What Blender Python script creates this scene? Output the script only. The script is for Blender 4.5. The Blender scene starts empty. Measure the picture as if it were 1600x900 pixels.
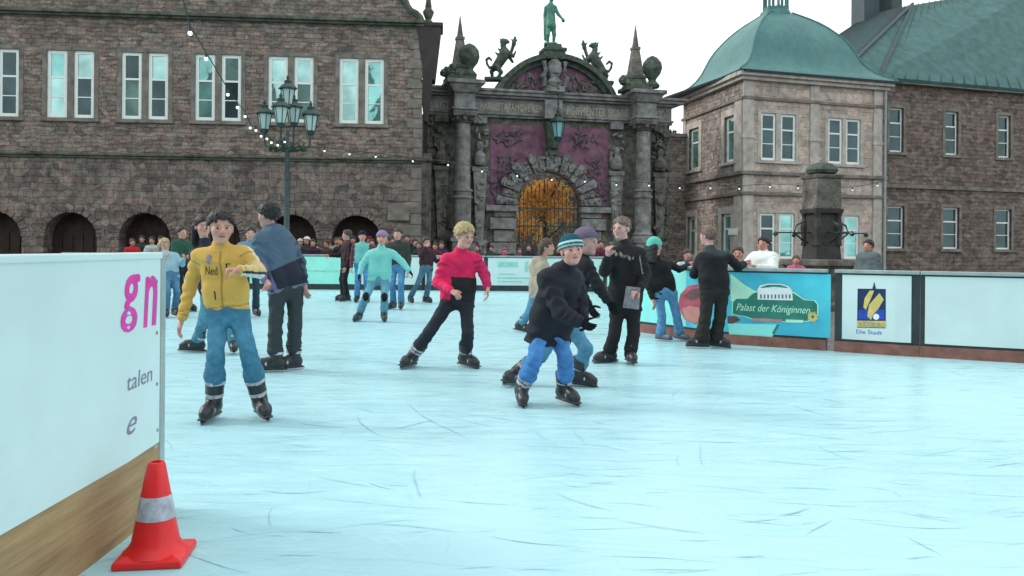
import bpy, bmesh, math, random
import numpy as np
from mathutils import Vector, Matrix
from mathutils.bvhtree import BVHTree

random.seed(7)
np.random.seed(7)
SC = bpy.context.scene
COL = SC.collection
R = math.radians

# ------------------------------------------------------------------ camera, sky, sun, exposure
F, CX, CY, EYE, ROLL = 1300.0, 800.0, 387.0, 1.25, 0.008
cam = bpy.data.objects.new('camera', bpy.data.cameras.new('camera'))
COL.objects.link(cam)
cam.location = (0, 0, EYE)
cam.rotation_euler = (math.pi / 2, -ROLL, 0)
cam.data.sensor_width = 36
cam.data.lens = F / 1600 * 36
cam.data.shift_y = -(450 - CY) / 1600
cam.data.clip_start = 0.05
cam.data.clip_end = 3000
SC.camera = cam

w = bpy.data.worlds.new('World')
SC.world = w
w.use_nodes = True
nt = w.node_tree
bgn = nt.nodes['Background']
sky = nt.nodes.new('ShaderNodeTexSky')
sky.sky_type = 'NISHITA'
sky.sun_disc = False
sky.sun_elevation = R(32)
sky.sun_rotation = R(-75)
sky.dust_density = 4
mixw = nt.nodes.new('ShaderNodeMix')
mixw.data_type = 'RGBA'
mixw.inputs[0].default_value = 0.86
nt.links.new(sky.outputs[0], mixw.inputs[6])
mixw.inputs[7].default_value = (11.0, 12.1, 12.15, 1)     # the white overcast deck
nt.links.new(mixw.outputs[2], bgn.inputs[0])
bgn.inputs[1].default_value = 0.105

sun = bpy.data.objects.new('sun', bpy.data.lights.new('sun', 'SUN'))
COL.objects.link(sun)
sun.data.energy = 1.25
sun.data.angle = R(16)
sun.data.color = (1.0, 0.96, 0.9)
_az = R(-75)                                             # light comes from the left, a little ahead
_d = Vector((math.sin(_az) * math.cos(R(32)), math.cos(_az) * math.cos(R(32)), math.sin(R(32))))
sun.rotation_euler = (-_d).to_track_quat('-Z', 'Y').to_euler()
SC.view_settings.view_transform = 'Standard'
SC.view_settings.look = 'None'
SC.view_settings.exposure = 0.33
SC.view_settings.gamma = 1

# ------------------------------------------------------------------ helpers
def ray(x, y):
    u = (x - CX) / F; v = (CY - y) / F
    return u - ROLL * v, v + ROLL * u

def W(x, y, Z):
    a, b = ray(x, y)
    return Vector((a * Z, Z, EYE + b * Z))

def lin(h):
    h = h.lstrip('#')
    o = []
    for i in (0, 2, 4):
        c = int(h[i:i + 2], 16) / 255
        o.append(c / 12.92 if c <= .04045 else ((c + .055) / 1.055) ** 2.4)
    return tuple(o)

def tag(o, label=None, cat=None, group=None, kind=None):
    if label: o['label'] = label
    if cat: o['category'] = cat
    if group: o['group'] = group
    if kind: o['kind'] = kind
    return o

def empty(name, loc=(0, 0, 0), rz=0):
    o = bpy.data.objects.new(name, None)
    COL.objects.link(o)
    o.location = loc
    o.rotation_euler = (0, 0, rz)
    o.empty_display_size = .2
    return o

def link(name, me, m, parent=None):
    o = bpy.data.objects.new(name, me)
    COL.objects.link(o)
    if m is not None:
        for mm in (m if isinstance(m, (list, tuple)) else [m]):
            me.materials.append(mm)
    if parent is not None:
        o.parent = parent
    return o

class Frame:
    """A facade plane: origin on the ground, local x to the right along it, local y to the back."""
    def __init__(s, ox, oy, a):
        s.o = (ox, oy); s.a = a
        s.d = (math.cos(a), math.sin(a)); s.n = (-math.sin(a), math.cos(a))
    def at(s, x, y, back=0.0):
        u, v = ray(x, y)
        on = s.o[0] * s.n[0] + s.o[1] * s.n[1] + back
        Z = on / (u * s.n[0] + s.n[1])
        px, py = u * Z - s.o[0], Z - s.o[1]
        return px * s.d[0] + py * s.d[1], EYE + v * Z
    def w(s, lx, ly, z):
        return Vector((s.o[0] + lx * s.d[0] + ly * s.n[0], s.o[1] + lx * s.d[1] + ly * s.n[1], z))
    def loc(s, p):
        x, y = p[0] - s.o[0], p[1] - s.o[1]
        return (x * s.d[0] + y * s.d[1], x * s.n[0] + y * s.n[1], p[2])
    def empty(s, name):
        return empty(name, (s.o[0], s.o[1], 0), s.a)

class MB:
    def __init__(s, tf=None):
        s.v = []; s.f = []; s.mi = []; s.tf = tf; s.cm = 0
    def add(s, vs, fs):
        n = len(s.v)
        for p in vs:
            s.v.append(tuple(s.tf(p)) if s.tf else tuple(p))
        for f in fs:
            s.f.append([n + i for i in f]); s.mi.append(s.cm)
    def box(s, x0, x1, y0, y1, z0, z1):
        s.add([(x0, y0, z0), (x1, y0, z0), (x1, y1, z0), (x0, y1, z0), (x0, y0, z1), (x1, y0, z1), (x1, y1, z1), (x0, y1, z1)],
              [(0, 3, 2, 1), (4, 5, 6, 7), (0, 1, 5, 4), (1, 2, 6, 5), (2, 3, 7, 6), (3, 0, 4, 7)])
    def frustum(s, cx, cy, z0, z1, a0, b0, a1, b1):
        v = []
        for z, a, b in ((z0, a0, b0), (z1, a1, b1)):
            v += [(cx - a, cy - b, z), (cx + a, cy - b, z), (cx + a, cy + b, z), (cx - a, cy + b, z)]
        s.add(v, [(0, 3, 2, 1), (4, 5, 6, 7), (0, 1, 5, 4), (1, 2, 6, 5), (2, 3, 7, 6), (3, 0, 4, 7)])
    def obox(s, c, ax, ay, az):
        """box about c with half axis vectors"""
        c, ax, ay, az = map(Vector, (c, ax, ay, az))
        v = [c + i * ax + j * ay + k * az for k in (-1, 1) for (i, j) in ((-1, -1), (1, -1), (1, 1), (-1, 1))]
        s.add(v, [(0, 3, 2, 1), (4, 5, 6, 7), (0, 1, 5, 4), (1, 2, 6, 5), (2, 3, 7, 6), (3, 0, 4, 7)])
    def prism(s, poly, y0, y1):
        """polygon in (x,z), extruded along y"""
        n = len(poly)
        s.add([(p[0], y0, p[1]) for p in poly] + [(p[0], y1, p[1]) for p in poly],
              [tuple(range(n)), tuple(range(2 * n - 1, n - 1, -1))] + [((i + 1) % n, i, n + i, n + (i + 1) % n) for i in range(n)])
    def lathe(s, prof, c=(0, 0, 0), n=16, rot=0.0, cap=True):
        v = []; f = []
        for r, z in prof:
            for i in range(n):
                a = 2 * math.pi * i / n + rot
                v.append((c[0] + r * math.cos(a), c[1] + r * math.sin(a), c[2] + z))
        for k in range(len(prof) - 1):
            for i in range(n):
                j = (i + 1) % n
                f.append((k * n + i, k * n + j, (k + 1) * n + j, (k + 1) * n + i))
        if cap:
            f.append(tuple(range(n - 1, -1, -1)))
            f.append(tuple((len(prof) - 1) * n + i for i in range(n)))
        s.add(v, f)
    def tube(s, pts, r, n=6):
        pts = [Vector(p) for p in pts]
        rs = r if isinstance(r, (list, tuple)) else [r] * len(pts)
        v = []; f = []
        for i, p in enumerate(pts):
            t = (pts[min(i + 1, len(pts) - 1)] - pts[max(i - 1, 0)]).normalized()
            a = t.cross(Vector((0, 0, 1)))
            if a.length < .05: a = t.cross(Vector((1, 0, 0)))
            a.normalize(); b = t.cross(a)
            for k in range(n):
                q = 2 * math.pi * k / n
                v.append(p + (a * math.cos(q) + b * math.sin(q)) * rs[i])
        for i in range(len(pts) - 1):
            for k in range(n):
                j = (k + 1) % n
                f.append((i * n + k, i * n + j, (i + 1) * n + j, (i + 1) * n + k))
        f.append(tuple(range(n - 1, -1, -1))); f.append(tuple((len(pts) - 1) * n + i for i in range(n)))
        s.add(v, f)
    def mesh(s, name, smooth=False):
        me = bpy.data.meshes.new(name)
        me.from_pydata(s.v, [], s.f)
        bm = bmesh.new(); bm.from_mesh(me)
        bmesh.ops.recalc_face_normals(bm, faces=bm.faces)
        bm.to_mesh(me); bm.free()
        if len(set(s.mi)) > 1:
            me.polygons.foreach_set('material_index', s.mi)
        if smooth:
            me.polygons.foreach_set('use_smooth', [True] * len(me.polygons))
            me.set_sharp_from_angle(angle=R(38))
        me.update()
        return me
    def build(s, name, m, parent=None, smooth=False, bevel=0):
        o = link(name, s.mesh(name, smooth), m, parent)
        if bevel:
            b = o.modifiers.new('bevel', 'BEVEL'); b.width = bevel; b.segments = 2; b.limit_method = 'ANGLE'
        return o

# ------------------------------------------------------------------ materials
def nodes(name, rough=.8, metallic=0.0, spec=.5):
    m = bpy.data.materials.new(name)
    m.use_nodes = True
    t = m.node_tree
    b = t.nodes['Principled BSDF']
    b.inputs['Roughness'].default_value = rough
    b.inputs['Metallic'].default_value = metallic
    b.inputs['Specular IOR Level'].default_value = spec
    return m, t, b

def N(t, typ, **kw):
    n = t.nodes.new(typ)
    for k, v in kw.items():
        if k.startswith('i_'): n.inputs[k[2:].replace('_', ' ')].default_value = v
        else: setattr(n, k, v)
    return n

def mixc(t, fac, a, b, blend='MIX'):
    n = t.nodes.new('ShaderNodeMix'); n.data_type = 'RGBA'; n.blend_type = blend
    for i, s in ((0, fac), (6, a), (7, b)):
        if isinstance(s, (int, float)): n.inputs[i].default_value = s
        elif isinstance(s, tuple): n.inputs[i].default_value = (*s[:3], 1)
        else: t.links.new(s, n.inputs[i])
    return n.outputs[2]

def ramp(t, src, p0, p1, c0=(0, 0, 0), c1=(1, 1, 1)):
    r = t.nodes.new('ShaderNodeValToRGB')
    r.color_ramp.elements[0].position = p0; r.color_ramp.elements[0].color = (*c0, 1)
    r.color_ramp.elements[1].position = p1; r.color_ramp.elements[1].color = (*c1, 1)
    t.links.new(src, r.inputs[0])
    return r.outputs[0]

def coords(t, kind='Object', scale=(1, 1, 1)):
    tc = t.nodes.new('ShaderNodeTexCoord')
    mp = t.nodes.new('ShaderNodeMapping')
    mp.inputs['Scale'].default_value = scale
    t.links.new(tc.outputs[kind], mp.inputs[0])
    return mp.outputs[0]

def noise(t, vec, scale, detail=4, rough=.55):
    n = N(t, 'ShaderNodeTexNoise', i_Scale=scale, i_Detail=detail, i_Roughness=rough)
    t.links.new(vec, n.inputs['Vector'])
    return n.outputs['Fac']

def bump(t, b, h, strength=.4, dist=.02):
    n = N(t, 'ShaderNodeBump', i_Strength=strength, i_Distance=dist)
    t.links.new(h, n.inputs['Height']); t.links.new(n.outputs[0], b.inputs['Normal'])

def simple(name, c, rough=.75, var=.25, scale=5, bmp=.15, metallic=0.0, spec=.4, c2=None, dist=.01):
    m, t, b = nodes(name, rough, metallic, spec)
    v = coords(t)
    f = noise(t, v, scale, 6, .6)
    lo = tuple(x * (1 - var) for x in c); hi = tuple(min(1, x * (1 + var)) for x in (c2 or c))
    t.links.new(ramp(t, f, .3, .7, lo, hi), b.inputs['Base Color'])
    if bmp: bump(t, b, noise(t, v, scale * 5, 4), bmp, dist)
    return m

def stone(name, c1, c2, mortar, bw=.5, rh=.24, mort=.018, moss=None, moss_z=None, stain=.5, wob=.06, rough=.92, vary=.6):
    m, t, b = nodes(name, rough, 0, .2)
    tc = t.nodes.new('ShaderNodeTexCoord')
    sp = t.nodes.new('ShaderNodeSeparateXYZ'); t.links.new(tc.outputs['Object'], sp.inputs[0])
    ad = N(t, 'ShaderNodeMath', operation='ADD'); t.links.new(sp.outputs[0], ad.inputs[0]); t.links.new(sp.outputs[1], ad.inputs[1])
    cb = t.nodes.new('ShaderNodeCombineXYZ'); t.links.new(ad.outputs[0], cb.inputs[0]); t.links.new(sp.outputs[2], cb.inputs[1])
    nz = N(t, 'ShaderNodeTexNoise', i_Scale=1.7, i_Detail=3); t.links.new(cb.outputs[0], nz.inputs['Vector'])
    vm = N(t, 'ShaderNodeVectorMath', operation='MULTIPLY_ADD')
    t.links.new(nz.outputs['Color'], vm.inputs[0]); vm.inputs[1].default_value = (wob * 3, wob * 2.4, 0); t.links.new(cb.outputs[0], vm.inputs[2])
    br = N(t, 'ShaderNodeTexBrick', i_Scale=1.0); br.offset = .43; br.squash = .7; br.squash_frequency = 3
    br.inputs['Brick Width'].default_value = bw; br.inputs['Row Height'].default_value = rh
    br.inputs['Mortar Size'].default_value = mort; br.inputs['Mortar Smooth'].default_value = .6
    br.inputs['Color1'].default_value = (*c1, 1); br.inputs['Color2'].default_value = (*c2, 1); br.inputs['Mortar'].default_value = (*mortar, 1)
    t.links.new(vm.outputs[0], br.inputs['Vector'])
    vs_ = N(t, 'ShaderNodeVectorMath', operation='MULTIPLY'); t.links.new(vm.outputs[0], vs_.inputs[0]); vs_.inputs[1].default_value = (1 / bw * 1.25, 1 / rh * 1.15, 1)
    vo = N(t, 'ShaderNodeTexVoronoi', i_Scale=1.0, i_Randomness=.9); t.links.new(vs_.outputs[0], vo.inputs['Vector'])
    vsep = t.nodes.new('ShaderNodeSeparateColor'); t.links.new(vo.outputs['Color'], vsep.inputs[0])
    f1 = noise(t, cb.outputs[0], 3.1, 8, .7)
    f2 = noise(t, cb.outputs[0], .55, 5, .6)
    f3 = noise(t, cb.outputs[0], 14, 5, .7)
    c = mixc(t, 1.0, br.outputs['Color'], ramp(t, f1, .25, .75, (.45, .46, .47), (1.35, 1.3, 1.25)), 'MULTIPLY')
    c = mixc(t, vary, c, ramp(t, vsep.outputs[0], .05, .95, (.45, .45, .46), (1.6, 1.55, 1.48)), 'MULTIPLY')
    c = mixc(t, stain, c, ramp(t, f2, .3, .72, (.5, .5, .52), (1.25, 1.22, 1.2)), 'MULTIPLY')
    c = mixc(t, .55, c, ramp(t, f3, .3, .7, (.5, .5, .5), (1.4, 1.4, 1.4)), 'MULTIPLY')
    if moss:
        fm = ramp(t, noise(t, cb.outputs[0], 1.4, 6, .7), .5, .68)
        if moss_z:
            mr = N(t, 'ShaderNodeMapRange'); mr.inputs[1].default_value = moss_z[0]; mr.inputs[2].default_value = moss_z[1]
            t.links.new(sp.outputs[2], mr.inputs[0])
            fm = mixc(t, 1.0, fm, mr.outputs[0], 'MULTIPLY')
        c = mixc(t, fm, c, moss)
    t.links.new(c, b.inputs['Base Color'])
    ms = N(t, 'ShaderNodeMath', operation='MULTIPLY_ADD'); t.links.new(br.outputs['Fac'], ms.inputs[0]); ms.inputs[1].default_value = -.9; t.links.new(f3, ms.inputs[2])
    bump(t, b, ms.outputs[0], .8, .03)
    return m

M = {}
M['rubble'] = stone('rubble_stone', (.305, .225, .195), (.245, .232, .215), (.14, .13, .12), .36, .155, .012, moss=(.085, .105, .07), moss_z=(8.7, 10.6), wob=.10)
M['rubble_base'] = stone('rubble_stone_base', (.255, .20, .18), (.205, .198, .188), (.12, .112, .105), .34, .26, .012, wob=.11)
M['ashlar'] = stone('ashlar_stone', (.59, .48, .425), (.53, .48, .44), (.34, .29, .26), .9, .42, .008, stain=.55, wob=.01, vary=.3)
M['rubble_side'] = stone('rubble_stone_side', (.40, .32, .285), (.33, .32, .305), (.19, .18, .17), .36, .17, .014, wob=.1)
M['wing'] = stone('wing_stone', (.23, .175, .158), (.20, .175, .165), (.13, .11, .105), .42, .2, .012)
M['trim'] = simple('weathered_trim_stone', (.19, .17, .15), .9, .45, 2.6, .5, dist=.02)
M['trim_pale'] = simple('pale_trim_stone', (.44, .40, .365), .9, .3, 2.6, .4, dist=.02)
M['trim_moss'] = simple('mossy_trim_stone', (.085, .085, .072), .95, .5, 3, .6, c2=(.10, .112, .085), dist=.03)
M['gate'] = simple('gate_stone', (.115, .10, .09), .92, .6, 3.2, .9, c2=(.15, .145, .125), dist=.05)
M['gate_pale'] = simple('gate_stone_pale', (.20, .185, .175), .92, .5, 3.2, .7, c2=(.215, .22, .215), dist=.04)
M['gate_moss'] = simple('gate_stone_mossy', (.075, .08, .068), .95, .5, 4, .9, c2=(.085, .112, .085), dist=.05)
M['plum'] = simple('plum_panel', (.165, .075, .115), .85, .4, 2.2, .4, c2=(.21, .10, .15))
M['copper'] = simple('green_copper', (.042, .155, .14), .6, .3, 1.3, .15, spec=.5, c2=(.055, .18, .165))
M['verdigris'] = simple('verdigris_bronze', (.06, .20, .145), .6, .55, 6, .5, c2=(.07, .23, .17))
M['slate'] = simple('teal_slate', (.055, .135, .13), .7, .3, 2, .2)
M['lead'] = simple('lead_flashing', (.05, .075, .085), .6, .2, 4, .1)
M['white_paint'] = simple('white_window_paint', (.80, .84, .82), .5, .05, 8, .05)
M['iron'] = simple('dark_green_iron', (.035, .06, .055), .45, .4, 9, .1, metallic=.3)
M['iron_pale'] = simple('grey_green_post_paint', (.055, .085, .083), .5, .3, 9, .1, metallic=.2)
M['wood_dark'] = simple('dark_door_wood', (.035, .022, .016), .7, .5, 4, .3)
M['wood'] = simple('plywood', (.42, .27, .14), .7, .3, 7, .2)
M['kick'] = simple('red_brown_kick_board', (.23, .105, .085), .7, .4, 6, .2)
M['board'] = simple('dark_barrier_board', (.028, .04, .045), .6, .3, 6, .1)
M['rail'] = simple('grey_barrier_rail', (.30, .36, .36), .5, .2, 6, .05)
M['banner'] = simple('white_banner_vinyl', (.61, .75, .755), .42, .07, 1.3, .22, dist=.02)
M['banner_cyan'] = simple('pale_green_banner_vinyl', (.32, .80, .68), .42, .12, 1.4, .04)
M['magenta'] = simple('magenta_print', (.72, .03, .34), .45, .15, 7, 0)
M['violet'] = simple('violet_print', (.25, .13, .45), .45, .1, 7, 0)
M['greyprint'] = simple('grey_print', (.22, .20, .29), .5, .1, 7, 0)
M['paleprint'] = simple('pale_green_print', (.30, .62, .56), .5, .2, 7, 0)
M['blueprint'] = simple('sky_blue_print', (.06, .48, .70), .42, .18, 1.1, 0, c2=(.09, .62, .72))
M['aqua'] = simple('aqua_print', (.26, .78, .74), .42, .1, 2, 0)
M['cream'] = simple('pale_yellow_print', (.50, .86, .66), .45, .1, 2, 0)
M['green'] = simple('bottle_green_print', (.03, .20, .155), .45, .2, 6, 0)
M['red_print'] = simple('dusky_red_print', (.42, .08, .12), .5, .35, 6, 0)
M['pink_print'] = simple('pink_print', (.52, .23, .20), .5, .2, 6, 0)
M['brown_print'] = simple('brown_print', (.13, .07, .08), .5, .3, 6, 0)
M['gold'] = simple('gold_print', (.62, .50, .16), .5, .2, 9, 0)
M['royal'] = simple('royal_blue_print', (.02, .07, .42), .45, .3, 6, 0)
M['navy'] = simple('navy_print', (.015, .03, .10), .45, .2, 6, 0)
M['whiteprint'] = simple('white_print', (.78, .84, .84), .45, .05, 6, 0)
M['letters'] = simple('gilded_letters', (.44, .40, .29), .6, .25, 9, .1)
M['cone'] = simple('red_cone_plastic', (.78, .012, .015), .4, .12, 8, .05, spec=.5)
M['band'] = simple('grey_reflective_band', (.42, .42, .48), .4, .35, 22, .1)
M['ivy'] = simple('dark_evergreen', (.035, .06, .035), .8, .5, 3, 0)
M['bark'] = simple('bark', (.06, .045, .035), .9, .3, 8, .5)
M['plaster'] = simple('grey_plaster', (.25, .24, .22), .9, .2, 1.5, .1)
M['tiles'] = simple('dark_roof_tiles', (.05, .04, .04), .8, .3, 2, .2)

def leaf_mat(name, c, c2):
    m, t, b = nodes(name, .7, 0, .3)
    f = noise(t, coords(t), 1.6, 5, .6)
    cc = ramp(t, f, .3, .7, c, c2)
    t.links.new(cc, b.inputs['Base Color'])
    tl = t.nodes.new('ShaderNodeBsdfTranslucent'); t.links.new(cc, tl.inputs['Color'])
    mx = t.nodes.new('ShaderNodeMixShader'); mx.inputs[0].default_value = .45
    t.links.new(b.outputs[0], mx.inputs[1]); t.links.new(tl.outputs[0], mx.inputs[2])
    t.links.new(mx.outputs[0], t.nodes['Material Output'].inputs['Surface'])
    return m
M['leaf'] = leaf_mat('golden_glow_leaves', (.88, .48, .10), (.94, .68, .16)); M['leaf_dark'] = leaf_mat('rust_leaves', (.70, .30, .12), (.85, .45, .22))  # leaf colours raised to stand in for a warm glow in the arch
def glass_mat(name, tint, metal=.75):
    m, t, b = nodes(name, .03, metal, .6)
    v = coords(t)
    f = noise(t, v, .9, 3, .5)
    t.links.new(ramp(t, f, .35, .65, tuple(x * .55 for x in tint), tint), b.inputs['Base Color'])
    bump(t, b, noise(t, v, 1.6, 2, .5), .06, .05)
    return m
M['glass'] = glass_mat('teal_window_glass', (.30, .64, .61))
M['glass_mid'] = glass_mat('grey_window_glass', (.40, .66, .64), .8)
M['glass_dark'] = glass_mat('dark_window_glass', (.055, .10, .11), .45)
mm, tt, bb = nodes('frosted_lantern_glass', .35, 0, .5)
bb.inputs['Base Color'].default_value = (.42, .56, .54, 1); M['lampglass'] = mm
mm, tt, bb = nodes('teal_lantern_glass', .2, 0, .5)
bb.inputs['Base Color'].default_value = (.22, .52, .55, 1); M['tealglass'] = mm
mm, tt, bb = nodes('lit_bulb', .3)
bb.inputs['Base Color'].default_value = (.9, .95, 1, 1)
bb.inputs['Emission Color'].default_value = (.92, 1, 1, 1); bb.inputs['Emission Strength'].default_value = .9
M['bulb'] = mm

# sawn plywood with grain, and streaked copper
mm, t, b = nodes('grained_plywood', .7, 0, .3)
f = noise(t, coords(t, 'Object', (6, .9, 16)), 2.2, 7, .65); f2 = noise(t, coords(t), 1.3, 5, .6)
c = mixc(t, ramp(t, f, .3, .72), (.30, .18, .085), (.50, .34, .18))
c = mixc(t, .6, c, ramp(t, f2, .35, .75, (.6, .58, .56), (1.15, 1.12, 1.1)), 'MULTIPLY')
t.links.new(c, b.inputs['Base Color']); bump(t, b, f, .25, .004); M['wood'] = mm
mm, t, b = nodes('streaked_copper', .55, 0, .5)
f = noise(t, coords(t, 'Object', (3.2, 3.2, .35)), 1.6, 7, .65); f2 = noise(t, coords(t), .6, 5, .6)
c = mixc(t, ramp(t, f, .3, .72), (.034, .125, .125), (.058, .19, .185))
c = mixc(t, ramp(t, f2, .45, .75, (0, 0, 0), (.5, .5, .5)), c, (.10, .27, .235))
t.links.new(c, b.inputs['Base Color']); bump(t, b, f, .1, .01); M['copper'] = mm
# ice
mm, t, b = nodes('rink_ice', .26, 0, .3)
v = coords(t)
f1 = noise(t, v, .35, 6, .6); f2 = noise(t, coords(t, 'Object', (1, 3.2, 1)), 2.4, 8, .72); f3 = noise(t, coords(t, 'Object', (.5, 6, 1)), 9, 5, .7)
c = mixc(t, ramp(t, f1, .3, .7), (.385, .65, .72), (.435, .70, .76))
c = mixc(t, ramp(t, f2, .52, .74, (0, 0, 0), (.5, .5, .5)), c, (.48, .76, .81))
c = mixc(t, ramp(t, f3, .58, .75, (0, 0, 0), (.38, .38, .38)), c, (.32, .60, .68))
for rot_, sx_, sy_, th_, am_ in ((.12, .7, 26, .60, .5), (-.35, .8, 34, .62, .42), (.7, .9, 30, .63, .4), (-1.1, .8, 38, .64, .35), (1.45, 1, 32, .65, .35), (.0, .5, 60, .60, .45)):
    tc = t.nodes.new('ShaderNodeTexCoord'); vr = N(t, 'ShaderNodeVectorRotate', rotation_type='Z_AXIS'); vr.inputs['Angle'].default_value = rot_
    wn = N(t, 'ShaderNodeTexNoise', i_Scale=.6, i_Detail=2)
    t.links.new(tc.outputs['Object'], wn.inputs['Vector'])
    va = N(t, 'ShaderNodeVectorMath', operation='MULTIPLY_ADD'); t.links.new(wn.outputs['Color'], va.inputs[0]); va.inputs[1].default_value = (.5, .5, 0); t.links.new(tc.outputs['Object'], va.inputs[2])
    t.links.new(va.outputs[0], vr.inputs['Vector'])
    mp = t.nodes.new('ShaderNodeMapping'); mp.inputs['Scale'].default_value = (sx_, sy_, 1); t.links.new(vr.outputs[0], mp.inputs[0])
    fs_ = noise(t, mp.outputs[0], 1.0, 3, .6)
    c = mixc(t, ramp(t, fs_, th_, th_ + .05, (0, 0, 0), (am_, am_, am_)), c, (.30, .565, .64) if rot_ != .7 else (.56, .80, .83))
t.links.new(c, b.inputs['Base Color'])
t.links.new(ramp(t, f2, .3, .7, (.18, .18, .18), (.46, .46, .46)), b.inputs['Roughness'])
bump(t, b, f2, .12, .01)
M['ice'] = mm
mm, t, b = nodes('skate_groove', .6, 0, .2)
t.links.new(ramp(t, noise(t, coords(t), 2.5, 4), .35, .65, (.19, .37, .43), (.32, .56, .63)), b.inputs['Base Color'])
M['groove'] = mm
# paving
mm, t, b = nodes('cobble_paving', .85)
v = coords(t)
vo = N(t, 'ShaderNodeTexVoronoi', i_Scale=7.0); vo.feature = 'DISTANCE_TO_EDGE'; t.links.new(v, vo.inputs['Vector'])
c = mixc(t, ramp(t, vo.outputs['Distance'], .0, .09), (.035, .035, .036), (.13, .125, .12))
c = mixc(t, .6, c, ramp(t, noise(t, v, .5, 6), .3, .7, (.6, .6, .6), (1.3, 1.3, 1.3)), 'MULTIPLY')
t.links.new(c, b.inputs['Base Color']); M['paving'] = mm

# materials that read a painted colour attribute (dyed cloth, skin, hair, moulded plastic)
def colmat(name, rough, spec, bscale, bstr, var=.12, sub=0.0, aniso=(1, 1, 1), bdist=.004):
    m, t, b = nodes(name, rough, 0, spec)
    at = N(t, 'ShaderNodeAttribute', attribute_name='Col')
    v = coords(t, 'Object', aniso)
    f = noise(t, v, bscale, 5, .65)
    c = mixc(t, 1.0, at.outputs['Color'], ramp(t, f, .3, .7, (1 - var,) * 3, (1 + var,) * 3), 'MULTIPLY')
    t.links.new(c, b.inputs['Base Color'])
    if sub:
        b.inputs['Subsurface Weight'].default_value = sub
        b.inputs['Subsurface Radius'].default_value = (.012, .005, .003)
        b.inputs['Subsurface Scale'].default_value = .6
    if bstr: bump(t, b, f, bstr, bdist)
    return m
M['cloth'] = colmat('dyed_cloth', .82, .3, 60, .18, .08, bdist=.004)
M['denim'] = colmat('washed_denim', .9, .15, 19, .4, .24, bdist=.006)
M['skin'] = colmat('skin', .5, .35, 30, .05, .04, .15)
M['hair'] = colmat('hair', .55, .4, 70, .9, .45, aniso=(1, 1, .35), bdist=.008)
M['knit'] = colmat('knitted_wool', .95, .1, 90, .8, .2, bdist=.006)
M['plastic'] = colmat('skate_shell', .38, .5, 20, .1, .15)
mm, tt, bb = nodes('steel_blade', .3, .9); bb.inputs['Base Color'].default_value = (.5, .53, .55, 1); M['steel'] = mm
# ------------------------------------------------------------------ ground and ice
b = MB(); b.add([(-900, -300, -.12), (900, -300, -.12), (900, 1500, -.12), (-900, 1500, -.12)], [(0, 1, 2, 3)])
tag(b.build('ground', M['paving']), kind='structure')

# right-hand barrier path (seen from the rink, far end to near right end), on the ice
def gp(x, Z):
    return (ray(x, CY)[0] * Z, Z)
PATH_R = [gp(996, 12.55), gp(1040, 12.02), gp(1134, 11.02), gp(1305, 10.30)]
PATH_R2 = [gp(1305, 10.30), gp(1400, 9.93), gp(1560, 9.45), gp(1760, 8.95)]
PATH_C = [(2.75, 24.0), (2.35, 18.0), PATH_R[0]]
FAR_Y = 24.0
ice_poly = [(-13, FAR_Y), (-13, -6), (9, -6), PATH_R2[-1]] + PATH_R2[-2::-1] + PATH_R[-2::-1] + [(2.35, 18.0), (2.75, 24.0)]
b = MB()
b.add([(p[0], p[1], 0) for p in ice_poly], [tuple(range(len(ice_poly)))])
ice = b.build('ice', M['ice']); tag(ice, kind='structure')
bm = bmesh.new(); bm.from_mesh(ice.data); bmesh.ops.triangulate(bm, faces=bm.faces); bm.normal_update()
for f in bm.faces:
    if f.normal.z < 0: f.normal_flip()
bm.to_mesh(ice.data); bm.free()

rg = random.Random(3)
b = MB()
def groove(x, y, a, L, wd, k, z):
    pts = []
    n = 9
    px, py = x, y
    for i in range(n):
        pts.append((px, py)); a2 = a + k * (i / n - .5) + rg.gauss(0, .05)
        px += math.cos(a2) * L / n; py += math.sin(a2) * L / n
    v = []
    for i, (px, py) in enumerate(pts):
        q = wd * (.25 + math.sin(math.pi * i / (n - 1))) * rg.uniform(.5, 1.1)
        c, s_ = math.cos(a + math.pi / 2) * q / 2, math.sin(a + math.pi / 2) * q / 2
        v += [(px - c, py - s_, z), (px + c, py + s_, z)]
    b.add(v, [(2 * i, 2 * i + 1, 2 * i + 3, 2 * i + 2) for i in range(n - 1)])
for i in range(520):
    y = 2.1 + 10 * rg.random() ** 1.4
    x = rg.uniform(-.62, .64) * y * 1.05
    a = rg.gauss(0, .26) if rg.random() < .82 else rg.uniform(0, math.pi)
    groove(x, y, a, rg.uniform(.08, .6) * (.5 + y / 8), rg.uniform(.0016, .005) * (.5 + y / 7), rg.gauss(0, .5), .0015 + i * 4e-6)
# the long marks one can pick out in the photo
for x0, y0, x1, y1, k in ((560, 648, 625, 690, .5), (650, 735, 670, 785, .2), (690, 650, 790, 670, .1), (960, 810, 1130, 832, .2), (920, 755, 970, 752, 0),
                         (870, 770, 980, 800, .4), (1150, 868, 1205, 865, .3), (1215, 805, 1270, 785, .5), (640, 632, 760, 700, .3), (500, 748, 600, 765, .1),
                         (1200, 670, 1390, 690, .1), (1240, 630, 1310, 650, .3), (1180, 715, 1310, 725, .1), (730, 648, 860, 663, .1), (560, 640, 600, 648, .3)):
    p = [gp(x0, EYE * F / (y0 - CY)), gp(x1, EYE * F / (y1 - CY))]
    dx, dy = p[1][0] - p[0][0], p[1][1] - p[0][1]
    groove(*p[0], math.atan2(dy, dx), math.hypot(dx, dy), .0062, k, .0045)
tag(b.build('skate_marks', M['groove']), kind='stuff')
for p_ in bpy.data.objects['skate_marks'].data.polygons: pass

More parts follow.
